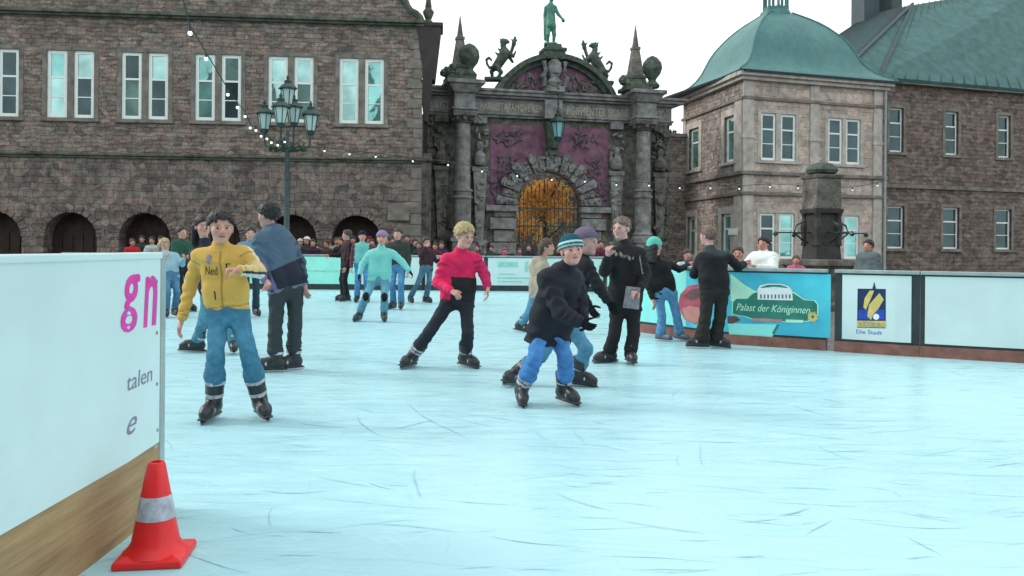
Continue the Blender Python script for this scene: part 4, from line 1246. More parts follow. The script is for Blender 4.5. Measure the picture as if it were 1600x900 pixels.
# hanging lantern in front of the gateway keystone
hl = GF.empty('hanging_lantern'); tag(hl, 'teal-glazed iron lantern hanging in front of the gateway keystone', 'lantern')
hs_, hz_ = g(872, 214, -1.2)
lantern(hs_, -1.2, hz_, 1.45, hl, 'tealglass')
z_top = hz_ + .86 * 1.45
mb = MB(); mb.tube([(hs_, -1.2, z_top - .05), (hs_, -1.2, zF1 + .2)], .035, 6); mb.tube([(hs_, -1.2, zF1 + .2), (hs_ - .1, -.5, zF1 + .55)], .04, 6)
for k in range(5): mb.lathe([(.0, 0), (.06, .06), (0, .12)], (hs_, -1.2, z_top + .1 + k * .22), 6)
mb.build('bracket', M['iron'], hl)

# ------------------------------------------------------------------ festoon bulbs
def festoon(label, pts, sag_pts, rb):
    o = empty('string_lights', pts[0]); tag(o, label, 'string lights', 'festoon lights over the rink')
    mb = MB()
    o_ = Vector(pts[0])
    mb.tube([Vector(p) - o_ for p in sag_pts], .012, 4)
    for p in pts: mb.lathe([(.025, 0), (.028, .05), (.02, .09)], (p[0] - o_.x, p[1] - o_.y, p[2] - o_.z + rb * .8), 6)
    mb.build('cable', M['iron'], o)
    m2 = MB(); m2.lathe([(0, -rb)] + [(rb * math.cos(a), rb * math.sin(a)) for a in (-1.1, -.7, -.3, .1, .5, .9)] + [(rb * .35, rb * 1.05)], (0, 0, 0), 10)
    me = m2.mesh('bulb', True)
    for p in pts:
        c = bpy.data.objects.new('bulb', me); COL.objects.link(c); c.parent = o; c.location = Vector(p) - o_
    me.materials.append(M['bulb'])
s1 = [(297, 52, 13), (322, 92, 15.5), (356, 148, 18), (371, 168, 20), (383, 182, 21.3), (391, 200, 22.4), (400, 204, 23.2), (408, 213, 23.7), (417, 217, 24.1), (424, 223, 24.4), (434, 227, 24.8), (445, 222, 25.1)]
p1 = [W(*q) for q in s1]
festoon('string of lit bulbs sagging from overhead down to the lamp post', p1, [W(283, 0, 11.5) + Vector((0, 0, .1)), W(276, -40, 10)][::-1] + [p + Vector((0, 0, .12)) for p in p1] + [Vector((lpx.x, lpx.y, zl(230) - .12))], .036)
s2 = [(507, 236), (546, 241), (587, 245), (645, 252), (700, 258), (753, 268), (808, 275), (862, 281), (914, 284), (963, 289), (1014, 290), (1062, 294), (1110, 294), (1155, 295), (1203, 292), (1247, 294), (1288, 297), (1332, 297), (1371, 290)]
p2 = [W(x, y, 25.6 + (x - 449) / (1371 - 449) * 9.2) for x, y in s2]
festoon('long string of lit bulbs from the lamp post across the gateway to the pavilion', p2, [Vector((lpx.x, lpx.y, zl(230) - .12))] + [p + Vector((0, 0, .12)) for p in p2] + [W(1379, 284, 37.5)], .03)

M['dark_stone'] = simple('fountain_dark_stone', (.042, .043, .04), .8, .5, 5, .6)  # near-black stone for the fountain pillar
# ------------------------------------------------------------------ market fountain
fz = 19.5
f0 = W(1283, 400, fz)
ft = empty('fountain', (f0.x, f0.y, -.12), R(12)); tag(ft, 'weathered stone fountain with octagonal basin, square pillar and mossy top bowl', 'fountain')
hz = lambda y: W(1283, y, fz).z + .12
mb = MB(); rb = .82
zb = hz(405)
mb.lathe([(rb + .12, 0), (rb + .12, .15), (rb, .2), (rb, zb - .18), (rb + .1, zb - .14), (rb + .1, zb), (rb - .1, zb), (rb - .14, zb - .35), (.3, zb - .4)], (0, 0, 0), 8, R(22.5))
mb.build('basin', M['gate'], ft, bevel=.015)
mb = MB(); hw_ = .33
mb.frustum(0, 0, zb - .45, hz(384), .36, .36, .30, .30); mb.frustum(0, 0, hz(384), hz(334), .27, .27, .27, .27); mb.frustum(0, 0, hz(334), hz(327), .34, .34, .36, .36)
for sx, sy in ((1, 1), (1, -1), (-1, 1), (-1, -1)): mb.lathe([(.09, hz(384)), (.07, hz(375)), (.1, hz(355)), (.06, hz(340)), (.09, hz(334))], (sx * .27, sy * .27, 0), 8)
mb.build('pillar', M['dark_stone'], ft, bevel=.01)
mb = MB(); mb.frustum(0, 0, hz(327), hz(280), .325, .325, .31, .31); mb.frustum(0, 0, hz(280), hz(274), .33, .33, .36, .36)
mb.build('block', M['gate'], ft, bevel=.02)
mb = MB(); mb.lathe([(.2, hz(274)), (.33, hz(271)), (.37, hz(266)), (.34, hz(262)), (.25, hz(257)), (.1, hz(254)), (0, hz(253))], (0, 0, 0), 14)
mb.build('bowl', M['gate_moss'], ft, True)
mb = MB()
for a in (0, 1):
    d = Vector((math.cos(a * math.pi / 2), math.sin(a * math.pi / 2), 0)) * 1.15
    mb.tube([d + Vector((0, 0, hz(364))), -d + Vector((0, 0, hz(364)))], .018, 6)
    for sx in (-1, 1):
        mb.tube([sx * d * .35 + Vector((0, 0, hz(345))), sx * d * .55 + Vector((0, 0, hz(352))), sx * d * .62 + Vector((0, 0, hz(364))), sx * d * .45 + Vector((0, 0, hz(374))), sx * d * .3 + Vector((0, 0, hz(380)))], .025, 5)
        mb.tube([sx * d + Vector((0, 0, hz(364))), sx * d * 1.05 + Vector((0, 0, hz(368)))], .05, 6)
mb.build('water_spout', M['iron'], ft, True)
# ------------------------------------------------------------------ smooth bodies: distance fields meshed with surface nets
def V3(p): return np.array([p[0], p[1], p[2]], dtype=np.float64)
def unit(v):
    v = V3(v); return v / (np.linalg.norm(v) + 1e-12)

class Sdf:
    def __init__(s): s.ops = []
    def cap(s, a, c, r1, r2=None, k=.03, col=None, flat=None, fold=None):
        r2 = r1 if r2 is None else r2
        s.ops.append(('cap', V3(a), V3(c), r1, r2, k, col, flat, fold)); return s
    def ell(s, c, r, A=None, k=.02, col=None, cut=None):
        s.ops.append(('ell', V3(c), np.array(r, float), np.eye(3) if A is None else np.array(A), k, col, cut)); return s
    def sub(s, c, r, A=None, k=.008):
        s.ops.append(('sub', V3(c), np.array(r, float), np.eye(3) if A is None else np.array(A), k)); return s
    def box(s, c, r, A=None, k=.01, col=None, rd=.01):
        s.ops.append(('box', V3(c), np.array(r, float), np.eye(3) if A is None else np.array(A), k, col, rd)); return s
    def cut(s, c, n):
        s.ops.append(('cut', V3(c), unit(n))); return s
    @staticmethod
    def d(op, X, Y, Z):
        if op[0] == 'cap':
            _, a, c, r1, r2, k, col, flat, fold = op
            qx, qy, qz = X - a[0], Y - a[1], Z - a[2]
            ba = c - a
            if flat is not None:
                n, f = flat
                dn = qx * n[0] + qy * n[1] + qz * n[2]
                g = (1 / f - 1) * dn
                qx, qy, qz = qx + g * n[0], qy + g * n[1], qz + g * n[2]
                ba = ba + n * (ba @ n) * (1 / f - 1)
            h = np.clip((qx * ba[0] + qy * ba[1] + qz * ba[2]) / (ba @ ba + 1e-9), 0, 1)
            dx, dy, dz = qx - ba[0] * h, qy - ba[1] * h, qz - ba[2] * h
            dd = np.sqrt(dx * dx + dy * dy + dz * dz)
            rr_ = r1 + (r2 - r1) * h
            if fold:
                amp, n_, ph = fold
                w1 = np.sin(dx * 37 + ph * 3 + 2) * .9 + np.sin(dy * 31 - dz * 23 + ph) * .9
                rr_ = rr_ + amp * np.sin(h * n_ * 6.283 + ph + 1.6 * w1) * (.35 + .65 * np.sin(h * 3.1416 + .2 + ph * .1) ** 2)
            return dd - rr_
        if op[0] in ('ell', 'sub'):
            c, r, A = op[1], op[2], op[3]
            qx, qy, qz = X - c[0], Y - c[1], Z - c[2]
            u = [(qx * A[i][0] + qy * A[i][1] + qz * A[i][2]) / r[i] for i in range(3)]
            k0 = np.sqrt(u[0] ** 2 + u[1] ** 2 + u[2] ** 2)
            k1 = np.sqrt((u[0] / r[0]) ** 2 + (u[1] / r[1]) ** 2 + (u[2] / r[2]) ** 2) + 1e-9
            dd = k0 * (k0 - 1) / k1
            if op[0] == 'ell' and op[6] is not None:
                for (pc, pn) in op[6]:
                    dd = np.maximum(dd, (X - pc[0]) * pn[0] + (Y - pc[1]) * pn[1] + (Z - pc[2]) * pn[2])
            return dd
        if op[0] == 'box':
            c, r, A, rd = op[1], op[2], op[3], op[6]
            qx, qy, qz = X - c[0], Y - c[1], Z - c[2]
            u = [np.abs(qx * A[i][0] + qy * A[i][1] + qz * A[i][2]) - (r[i] - rd) for i in range(3)]
            out = np.sqrt(np.maximum(u[0], 0) ** 2 + np.maximum(u[1], 0) ** 2 + np.maximum(u[2], 0) ** 2)
            return out + np.minimum(np.maximum(u[0], np.maximum(u[1], u[2])), 0) - rd
    @staticmethod
    def bb(op):
        if op[0] == 'cap':
            m = max(op[3], op[4]) + (op[8][0] if op[8] else 0)
            return np.minimum(op[1], op[2]) - m, np.maximum(op[1], op[2]) + m
        m = np.linalg.norm(op[2]) if op[0] == 'box' else max(op[2])
        return op[1] - m, op[1] + m
    def grid_axes(s, h, fine=None):
        bs = [s.bb(o) for o in s.ops if o[0] in ('cap', 'ell', 'box')]
        lo = np.min([q[0] for q in bs], 0) - 2.2 * h; hi = np.max([q[1] for q in bs], 0) + 2.2 * h
        ax = []
        for i in range(3):
            if fine is None:
                ax.append(np.arange(lo[i], hi[i] + h, h))
            else:
                flo, fhi, fh = fine[0][i], fine[1][i], fine[2]
                flo = max(flo, lo[i]); fhi = min(fhi, hi[i])
                a = np.arange(flo - h, lo[i] - h, -h)[::-1]; c = np.arange(flo, fhi, fh); e = np.arange(c[-1] + h, hi[i] + h, h)
                ax.append(np.concatenate([a, c, e]))
        return ax
    def field(s, ax, h):
        D = np.full([len(a) for a in ax], 9.0, dtype=np.float64)
        for op in s.ops:
            if op[0] == 'cut':
                X = ax[0][:, None, None] - op[1][0]; Y = ax[1][None, :, None] - op[1][1]; Z = ax[2][None, None, :] - op[1][2]
                D = np.maximum(D, X * op[2][0] + Y * op[2][1] + Z * op[2][2]); continue
            k = op[4] if op[0] in ('ell', 'sub', 'box') else op[5]
            lo, hi = s.bb(op); mg = k + 3 * h
            ii = [slice(max(0, np.searchsorted(a, lo[i] - mg) - 1), np.searchsorted(a, hi[i] + mg) + 1) for i, a in enumerate(ax)]
            d = s.d(op, ax[0][ii[0]][:, None, None], ax[1][ii[1]][None, :, None], ax[2][ii[2]][None, None, :])
            d = np.broadcast_to(d, D[ii[0], ii[1], ii[2]].shape)
            cur = D[ii[0], ii[1], ii[2]]
            if op[0] == 'sub':
                hh = np.maximum(k - np.abs(cur + d), 0) / k
                D[ii[0], ii[1], ii[2]] = np.maximum(cur, -d) + hh * hh * k * .25
            else:
                hh = np.maximum(k - np.abs(cur - d), 0) / k
                D[ii[0], ii[1], ii[2]] = np.minimum(cur, d) - hh * hh * k * .25
        return D
    def surface(s, h, fine=None, base=(.5, .5, .5), colf=None, wrinkle=None):
        ax = s.grid_axes(h, fine)
        D = s.field(ax, h)
        if wrinkle:
            amp, fr, sd = wrinkle
            X = ax[0][:, None, None]; Y = ax[1][None, :, None]; Z = ax[2][None, None, :]
            ph = Z * fr * 1.15 + X * fr * .55 + 2.3 * np.sin(X * 8.5 + sd) + 1.8 * np.sin(Y * 10 + sd * 2) + 1.2 * np.sin(Z * 6 + X * 7 + sd * 3)
            q = (1 - np.abs(np.sin(ph * .5))) ** 2 - .25
            q = -q * np.clip(.25 + .9 * np.sin(Z * 8.3 + X * 5.1 + sd * 4) * np.sin(X * 9.7 - Z * 3.1 + Y * 8 + sd), 0, 1)
            D = D + amp * q
        vs, fs = nets(D, ax)
        cols = np.tile(np.array(base, float), (len(vs), 1))
        if len(vs):
            best = np.full(len(vs), 9.0)
            for op in s.ops:
                if op[0] in ('cap', 'ell', 'box'):
                    d = s.d(op, vs[:, 0], vs[:, 1], vs[:, 2])
                    m = d < best
                    best = np.where(m, d, best)
                    c = op[6] if op[0] == 'cap' else op[5]
                    cols[m] = base if c is None else c
            if colf is not None: cols = colf(vs, cols)
        return vs, fs, cols

def nets(D, ax):
    nx, ny, nz = D.shape
    S = D < 0
    cx, cy, cz = nx - 1, ny - 1, nz - 1
    acc = {}
    ids = []; pts = []
    quads = []
    off = {0: ((0, -1, -1), (0, 0, -1), (0, 0, 0), (0, -1, 0)), 1: ((-1, 0, -1), (-1, 0, 0), (0, 0, 0), (0, 0, -1)), 2: ((-1, -1, 0), (0, -1, 0), (0, 0, 0), (-1, 0, 0))}
    for a in range(3):
        s0 = [slice(None)] * 3; s1 = [slice(None)] * 3
        s0[a] = slice(0, -1); s1[a] = slice(1, None)
        A, B = S[tuple(s0)], S[tuple(s1)]
        idx = np.argwhere(A != B)
        if not len(idx): continue
        j = idx.copy(); j[:, a] += 1
        d0 = D[idx[:, 0], idx[:, 1], idx[:, 2]]; d1 = D[j[:, 0], j[:, 1], j[:, 2]]
        t = d0 / (d0 - d1)
        p = np.stack([ax[i][idx[:, i]] for i in range(3)], 1)
        p[:, a] += t * (ax[a][j[:, a]] - ax[a][idx[:, a]])
        q = []
        for o in off[a]:
            c = idx + np.array(o)
            ok = (c >= 0).all(1) & (c[:, 0] < cx) & (c[:, 1] < cy) & (c[:, 2] < cz)
            lid = np.where(ok, (c[:, 0] * cy + c[:, 1]) * cz + c[:, 2], -1)
            ids.append(lid[ok]); pts.append(p[ok]); q.append(lid)
        q = np.stack(q, 1)
        q = np.where((d0 < 0)[:, None], q, q[:, ::-1])
        quads.append(q[(q >= 0).all(1)])
    if not ids: return np.zeros((0, 3)), np.zeros((0, 4), int)
    ids = np.concatenate(ids); pts = np.concatenate(pts)
    u, inv = np.unique(ids, return_inverse=True)
    cnt = np.bincount(inv, minlength=len(u))
    v = np.stack([np.bincount(inv, pts[:, i], len(u)) / cnt for i in range(3)], 1)
    fq = np.searchsorted(u, np.concatenate(quads))
    return v, fq

def col_mesh(name, parts, o, parent, mat_):
    """join (verts, quads, colours) sets into one mesh object below parent, whose origin is o"""
    n = 0; vs = []; fs = []; cs = []
    for v, f, c in parts:
        if not len(v): continue
        vs.append(v); fs.append(f + n); cs.append(c); n += len(v)
    if not vs: return None
    v = np.concatenate(vs) - V3(o); f = np.concatenate(fs); c = np.concatenate(cs)
    me = bpy.data.meshes.new(name)
    me.vertices.add(len(v)); me.vertices.foreach_set('co', v.astype(np.float32).ravel())
    me.loops.add(len(f) * 4); me.loops.foreach_set('vertex_index', f.astype(np.int32).ravel())
    me.polygons.add(len(f)); me.polygons.foreach_set('loop_start', np.arange(0, len(f) * 4, 4, dtype=np.int32)); me.polygons.foreach_set('loop_total', np.full(len(f), 4, dtype=np.int32))
    me.polygons.foreach_set('use_smooth', np.ones(len(f), dtype=bool))
    me.update(calc_edges=True)
    at = me.color_attributes.new('Col', 'FLOAT_COLOR', 'POINT')
    at.data.foreach_set('color', np.concatenate([np.clip(c, 0, 1), np.ones((len(c), 1))], 1).astype(np.float32).ravel())
    return link(name, me, mat_, parent)

# ------------------------------------------------------------------ people
SKIN = (.56, .30, .235)
def head_axes(yaw, pitch=0, tilt=0):
    """rows: right (image right when facing the camera), forward, up. yaw 0 = towards the camera, 90 = image right"""
    f = Vector((math.sin(yaw), -math.cos(yaw), 0)); r = Vector((math.cos(yaw), math.sin(yaw), 0)); u = Vector((0, 0, 1))
    Mp = Matrix.Rotation(-pitch, 3, r); f = Mp @ f; u = Mp @ u            # pitch > 0 looks up
    Mt = Matrix.Rotation(tilt, 3, f); r = Mt @ r; u = Mt @ u
    return np.array([r, f, u])

def add_head(S, c, A, sc, detail):
    c = V3(c)
    P = lambda x, y, z: c + (A[0] * x + A[1] * y + A[2] * z) * sc
    E = lambda p, r, k=.02: S.ell(P(*p), np.array(r) * sc, A, k * sc)
    E((0, -.012, .030), (.073, .090, .080))
    E((0, .026, -.040), (.056, .060, .070), .03)
    if not detail:
        E((0, .088, -.015), (.012, .016, .02), .02)
        for sx in (-1, 1): E((sx * .074, -.008, -.008), (.010, .02, .03), .01)
        return
    E((0, .068, -.088), (.022, .02, .018), .03)
    for sx in (-1, 1):
        E((sx * .036, .052, -.026), (.026, .024, .026), .03)
        E((sx * .030, .076, .020), (.024, .012, .009), .018)
        S.sub(P(sx * .031, .096, -.001), np.array((.017, .016, .0115)) * sc, A, .012 * sc)
        E((sx * .031, .071, -.002), (.0135, .0135, .0125), .004)
        E((sx * .076, -.008, -.008), (.009, .02, .032), .012)
        E((sx * .011, .090, -.030), (.008, .008, .007), .008)
    S.cap(P(0, .082, .012), P(0, .103, -.024), .008 * sc, .0115 * sc, .014 * sc)
    E((0, .081, -.0525), (.022, .012, .0055), .008)
    E((0, .080, -.0625), (.018, .012, .0060), .008)
    S.sub(P(0, .094, -.0575), np.array((.019, .008, .0016)) * sc, A, .003 * sc)

def face_cols(c, A, sc, skin, hairc, eye=(.05, .035, .03)):
    c = V3(c)
    def fn(vs, cols):
        q = ((vs - c) @ A.T) / sc
        x, y, z = np.abs(q[:, 0]), q[:, 1], q[:, 2]
        near = np.linalg.norm(q, axis=1) < .16
        fr = near & (y > .045)
        red = np.exp(-((x - .038) / .022) ** 2 - ((z + .03) / .022) ** 2) * (y > .03) * near
        red = np.maximum(red, .8 * np.exp(-(x / .014) ** 2 - ((z + .026) / .016) ** 2) * fr)
        cols = cols * (1 - .32 * red[:, None] * np.array([.15, .8, .7]))
        lip = fr & ((x / .023) ** 2 + ((z + .0575) / .0105) ** 2 < 1)
        cols[lip] = np.array((skin[0] * .82, skin[1] * .64, skin[2] * .66))
        cols[fr & (x < .02) & (np.abs(z + .0575) < .0022)] = np.array((.14, .045, .04))
        ey = fr & (((x - .031) / .0135) ** 2 + ((z + .002) / .0062) ** 2 < 1)
        cols[ey] = (.40, .34, .32)
        cols[fr & (((x - .031) / .0078) ** 2 + ((z + .002) / .0068) ** 2 < 1)] = eye
        lid = fr & (((x - .031) / .016) ** 2 + ((z - .003) / .008) ** 2 < 1) & (z > .0035) 
        cols[lid] = np.array(skin) * .45
        br = fr & (np.abs(z - .0215 - .1 * (.034 - x) * (x > .034)) < .0042) & (x > .013) & (x < .05)
        cols[br] = np.array(hairc) * .55 + np.array(skin) * .35
        return cols
    return fn

def add_hand(S, wr, d, n, t, L, col=None, curl=.6, spread=.0, fat=1.0):
    """wr wrist, d direction of the hand, n palm normal, t thumb side"""
    d = unit(d); n = unit(V3(n) - d * (V3(n) @ d)); t = unit(V3(t) - d * (V3(t) @ d) - n * (V3(t) @ n))
    w = V3(wr); f = L / .17 * fat
    S.cap(w - d * .03 * f, w + d * .015 * f, .022 * f, .024 * f, .012, col, (n, .8))
    for o in (-.024, -.008, .008, .024):
        S.cap(w + d * .015 * f + t * o * .7 * f, w + d * L * .44 + t * o * f, .0135 * f, .0115 * f, .014 * f, col)
    for i, (o, ln) in enumerate(((.026, .42), (.009, .47), (-.009, .44), (-.026, .35))):
        p = w + d * L * .45 + t * o * f; dd = d + t * (o * spread * 10)
        c = curl * (1 + .12 * i)
        for k, q in enumerate((.44, .32, .26)):
            dd = unit(dd * math.cos(c * .75) + n * math.sin(c * .75)) if k or curl > .3 else unit(dd)
            e = p + dd * L * ln * q
            S.cap(p, e, (.0092 - .0011 * k) * f, (.0084 - .0012 * k) * f, .004, col); p = e
    p = w + d * L * .12 + t * .022 * f; dd = unit(d * .6 + t * .75 + n * .35)
    for k, q in enumerate((.20, .17, .13)):
        e = p + dd * L * q; S.cap(p, e, (.0115 - .001 * k) * f, (.0105 - .0012 * k) * f, .008 if k == 0 else .004, col); p = e
        dd = unit(dd + n * curl * .35 + d * .3)

def person(label, J, o=None, H=1.55, near=False, yaw=0, hyaw=None, hpitch=0, htilt=0, hh=.225, skin=SKIN, hair=None, hat=None, jacket=None, pants=None,
           feet='skate', shoe=(.02, .022, .026), gloves=None, ft=(0, 0), hands=(None, None), cat='person', group=None, hoff=(0, 0, 0), extras=None, fat=1.0):
    """J: world joints hd nk sl sr el er wl wr hl hr kl kr al ar (l/r = image left/right)"""
    J = {k: V3(v) for k, v in J.items()}
    yaw_ = R(yaw); hy = R(yaw if hyaw is None else hyaw)
    A = head_axes(hy, R(hpitch), R(htilt)); T = head_axes(yaw_)
    sc = hh / .224; B = H / 1.55 * fat
    mid = (J['al'] + J['ar']) / 2
    o = np.array([mid[0], mid[1], 0.0])
    root = empty('person', o); tag(root, label, cat, group)
    hv = .0062 if near else (.011 if H and o[1] < 13 else .015)
    bv = .0085 if near else (.013 if o[1] < 13 else .019)
    seed = (abs(hash(label)) % 1000) / 159.0 if False else (sum(map(ord, label)) % 97) / 15.0
    hp = (J['hl'] + J['hr']) / 2; nk = J['nk']; hd = J['hd']
    sp = unit(nk - hp)
    hc = hair.get('col', (.03, .02, .015)) if hair else (.03, .02, .015)
    # --- body
    S = Sdf()
    add_head(S, hd, A, sc, near or o[1] < 13)
    S.cap(hd - A[2] * .05 * sc - A[1] * .012, nk - sp * .02, .043 * sc, .050 * sc, .03)
    S.cap(nk - sp * .10, hp + sp * .08, .045 * B, .045 * B, .03)
    S.cap(J['sl'] * .9 + J['sr'] * .1 - sp * .02, J['sr'] * .9 + J['sl'] * .1 - sp * .02, .034 * B, .034 * B, .02)
    for a in 'lr':
        S.cap(J['s' + a], J['e' + a], .040 * B, .033 * B, .02); S.cap(J['e' + a], J['w' + a], .033 * B, .024 * B, .02)
        S.cap(J['h' + a], J['k' + a], .056 * B, .042 * B, .03); S.cap(J['k' + a], J['a' + a], .042 * B, .034 * B, .02)
    hl_ = V3(hd) - np.array([.14, .14, .16]) * sc; hh_ = V3(hd) + np.array([.14, .14, .16]) * sc
    parts = [S.surface(.02 if near else .026, (hl_, hh_, hv if near else hv), skin, face_cols(hd, A, sc, skin, hc))]
    gl = []
    for a, hs_ in zip('lr', hands):
        d = unit(J['w' + a] - J['e' + a]); side = -1 if a == 'l' else 1
        hs = dict(d=d, n=-T[0] * side, t=T[1], curl=.55); hs.update(hs_ or {})
        L = .152 * B if not hs.get('L') else hs['L']
        s2 = Sdf()
        res = .0042 if near else (.008 if o[1] < 13 else .011)
        add_hand(s2, J['w' + a] + unit(hs['d']) * .012, hs['d'], hs['n'], hs['t'], L, None, hs['curl'], fat=1.12 if gloves else (1.0 if near else 1.1))
        q = s2.surface(res, None, gloves if gloves else np.array(skin) * np.array((.95, .85, .85)))
        (gl if gloves else parts).append(q)
        if gloves: gl_ok = True
    col_mesh('body', parts, o, root, M['skin'])
    if gloves:
        for q in gl: col_mesh('glove', [q], o, root, M['knit'])
    # --- trousers
    pc = pants.get('col', (.05, .1, .18)); bag = pants.get('bag', 1.0) * B
    S = Sdf()
    fo = pants.get('fold', .0045)
    S.cap(J['hl'] + sp * .06, J['hr'] + sp * .06, .070 * B, .070 * B, .05)
    S.cap(J['hl'], J['hr'], .076 * B, .076 * B, .05)
    kn, cu = pants.get('knee'), pants.get('cuff', .0)
    for i, a in enumerate('lr'):
        kk, aa = J['k' + a], J['a' + a]
        S.cap(J['h' + a], kk, .074 * bag, .060 * bag, .05, None, None, (fo * .8, 2, seed + i))
        e = kk + (aa - kk) * pants.get('len', .72)
        S.cap(kk, e, .060 * bag, pants.get('hem', .064) * bag, .02, pants.get('shin'), None, (fo, 2.2, seed * 2 + i))
        S.cap(kk + (e - kk) * .8, e, pants.get('hem', .066) * bag * .9, pants.get('hem', .066) * bag * 1.03, .012, None, None, (fo * 1.4, 2.4, seed + 4 * i))
        if pants.get('bunch'):
            S.cap(kk + (e - kk) * .86, e, pants['bunch'] * B, pants['bunch'] * B * .97, .012, pants.get('shin'), None, (fo, 1.6, seed + 2 * i))
        if kn is not None: S.ell(kk + T[1] * .045, (.05, .05, .075), None, .01, kn)
    def worn(vs, cols):
        if not pants.get('denim'): return cols
        for i, a in enumerate('lr'):                                             # washed thighs and knees, darker side seams
            p0, p1 = J['h' + a], J['k' + a]; d_ = unit(p1 - p0); q = vs - p0; tt_ = q @ d_; ax_ = q - tt_[:, None] * d_
            L_ = np.linalg.norm(p1 - p0); rr_ = np.linalg.norm(ax_, axis=1)
            fr_ = np.clip((ax_ @ T[1]) / .07, 0, 1) * np.exp(-((tt_ / L_ - .62) / .38) ** 2) * (rr_ < .13)
            cols = cols * (1 + .45 * fr_[:, None])
        if near:
            t_ = (vs - hp) @ sp
            cols[t_ > .075] *= .5
        return cols
    pv_ = worn
    col_mesh('trousers', [S.surface(bv, None, pc, pv_, (.0085 if near else .006, 46, seed))], o, root, M['denim' if pants.get('denim') else 'cloth'])
    # --- jacket
    jc = jacket.get('col', (.05, .05, .05)); pf = jacket.get('puff', 0.0)
    S = Sdf()
    hem = hp + sp * jacket.get('hem', -.05); rt = .083 * B + pf
    jf = jacket.get('fold', .006)
    wd = np.linalg.norm(J['sr'] - J['sl']); sx = (J['sr'] - J['sl']) / (wd + 1e-9)
    hs = max(jacket.get('hipw', .062) * B, np.linalg.norm(J['hr'] - J['hl']) * .5 + .002)
    hx = unit(J['hr'] - J['hl']); hx = unit(hx - sp * (hx @ sp))
    for sg in (-1, 1):
        top = nk - sp * .085 * B + sx * sg * wd * .27
        S.cap(hem - sp * .05 + hx * sg * hs, hp + sp * .16 + hx * sg * hs * .9, rt * jacket.get('flare', 1.0), rt, .07, None, None, (jf, 2.5, seed + sg))
        S.cap(hp + sp * .16 + hx * sg * hs * .9, top, rt, rt * .98, .07, None, None, (jf * .7, 2, seed - sg))
    S.cap(J['sl'] * .86 + J['sr'] * .14, J['sr'] * .86 + J['sl'] * .14, .052 * B + pf, None, .06)
    S.cap(nk - sp * .03, nk - sp * .08, .066 * B + pf * .5, .09 * B + pf, .06)
    S.cap(nk - sp * .02, nk + (hd - A[2] * .1 * sc - nk) * .35 + sp * .01, .062 * B + pf * .4, .060 * B + pf * .4, .02, jacket.get('collar'))
    S.cut(hem, -sp)
    for i, a in enumerate('lr'):
        w_ = J['w' + a] - unit(J['w' + a] - J['e' + a]) * .02
        S.cap(J['s' + a], J['e' + a], .053 * B + pf, .046 * B + pf, .035, jacket.get('sleeve'), None, (jf * 1.2, 3, seed + 3 * i))
        S.cap(J['e' + a], w_, .046 * B + pf, .037 * B + pf * .6, .02, jacket.get('forearm', jacket.get('sleeve')), None, (jf * 1.1, 3, seed + 5 * i + 1))
    if jacket.get('hood'):
        bk = nk - A[1] * .075 - sp * .01
        S.ell(bk, (.10 * B, .06 * B, .075 * B), T, .05); S.ell(nk + sp * .0, (.092 * B, .09 * B, .05 * B), T, .04)
    def seams(vs, cols):
        if jacket.get('pat'): cols = jacket['pat'](vs, cols)
        if not near: return cols
        q = vs - hp; t_ = q @ sp; lat = q @ sx; fw = q @ T[1]
        dk = np.zeros(len(vs), bool)
        h0 = float((hem - hp) @ sp)
        dk |= np.abs(t_ - h0 - .045) < .0038                                     # waistband seam
        for a in 'lr':
            for a0, a1, pos in (('s', 'e', .04), ('e', 'w', -.03)):
                p0, p1 = J[a0 + a], J[a1 + a]; L_ = np.linalg.norm(p1 - p0); d_ = (p1 - p0) / L_
                tt_ = (vs - p0) @ d_; rr_ = np.linalg.norm(vs - p0 - tt_[:, None] * d_, axis=1)
                dk |= (np.abs(tt_ - (pos if pos > 0 else L_ + pos)) < .0038) & (rr_ < .085 + pf)
        cols[dk] = cols[dk] * .5
        return cols
    jo = col_mesh('jacket', [S.surface(bv, None, jc, seams, (.0095 if near else .006, 40, seed + 1))], o, root, M['cloth'])
    # --- hair / hat
    P = lambda x, y, z: hd + (A[0] * x + A[1] * y + A[2] * z) * sc
    rh = random.Random(int(seed * 100))
    if hair:
        S = Sdf(); th = hair.get('th', .012); ln = hair.get('front', .045)
        cuts = [(P(0, .07, ln + .012), unit(-A[2] + A[1] * hair.get('slope', .85))), (P(0, -.06, hair.get('back', -.07)), -A[2])]
        S.ell(P(0, -.016, .034), np.array((.074 + th, .090 + th, .080 + th)) * sc, A, .01, None, cuts)
        nt_ = hair.get('n', 150 if near else 50)
        for k in range(nt_):
            v = np.array([rh.gauss(0, 1), rh.gauss(0, 1), rh.gauss(.25, 1)]); v /= np.linalg.norm(v)
            p = np.array([v[0] * (.073 + th * .8), -.016 + v[1] * (.090 + th * .8), .034 + v[2] * (.080 + th * .8)])
            if p[2] < ln + hair.get('slope', .85) * (p[1] - .07) + rh.uniform(-.012, .008) or p[2] < hair.get('back', -.07) + .01: continue
            cv = np.array(hc) * rh.uniform(.65, 1.35)
            dirn = v * hair.get('spike', .35) + np.array([rh.gauss(0, .5), rh.gauss(.15, .5), rh.gauss(-.45, .4)])
            dirn /= np.linalg.norm(dirn)
            l_ = hair.get('len', .028) * rh.uniform(.6, 1.3)
            q = p + dirn * l_
            S.cap(P(*p), P(*q), hair.get('tr', .0115) * sc, hair.get('tr', .0115) * .45 * sc, .006 * sc, cv)
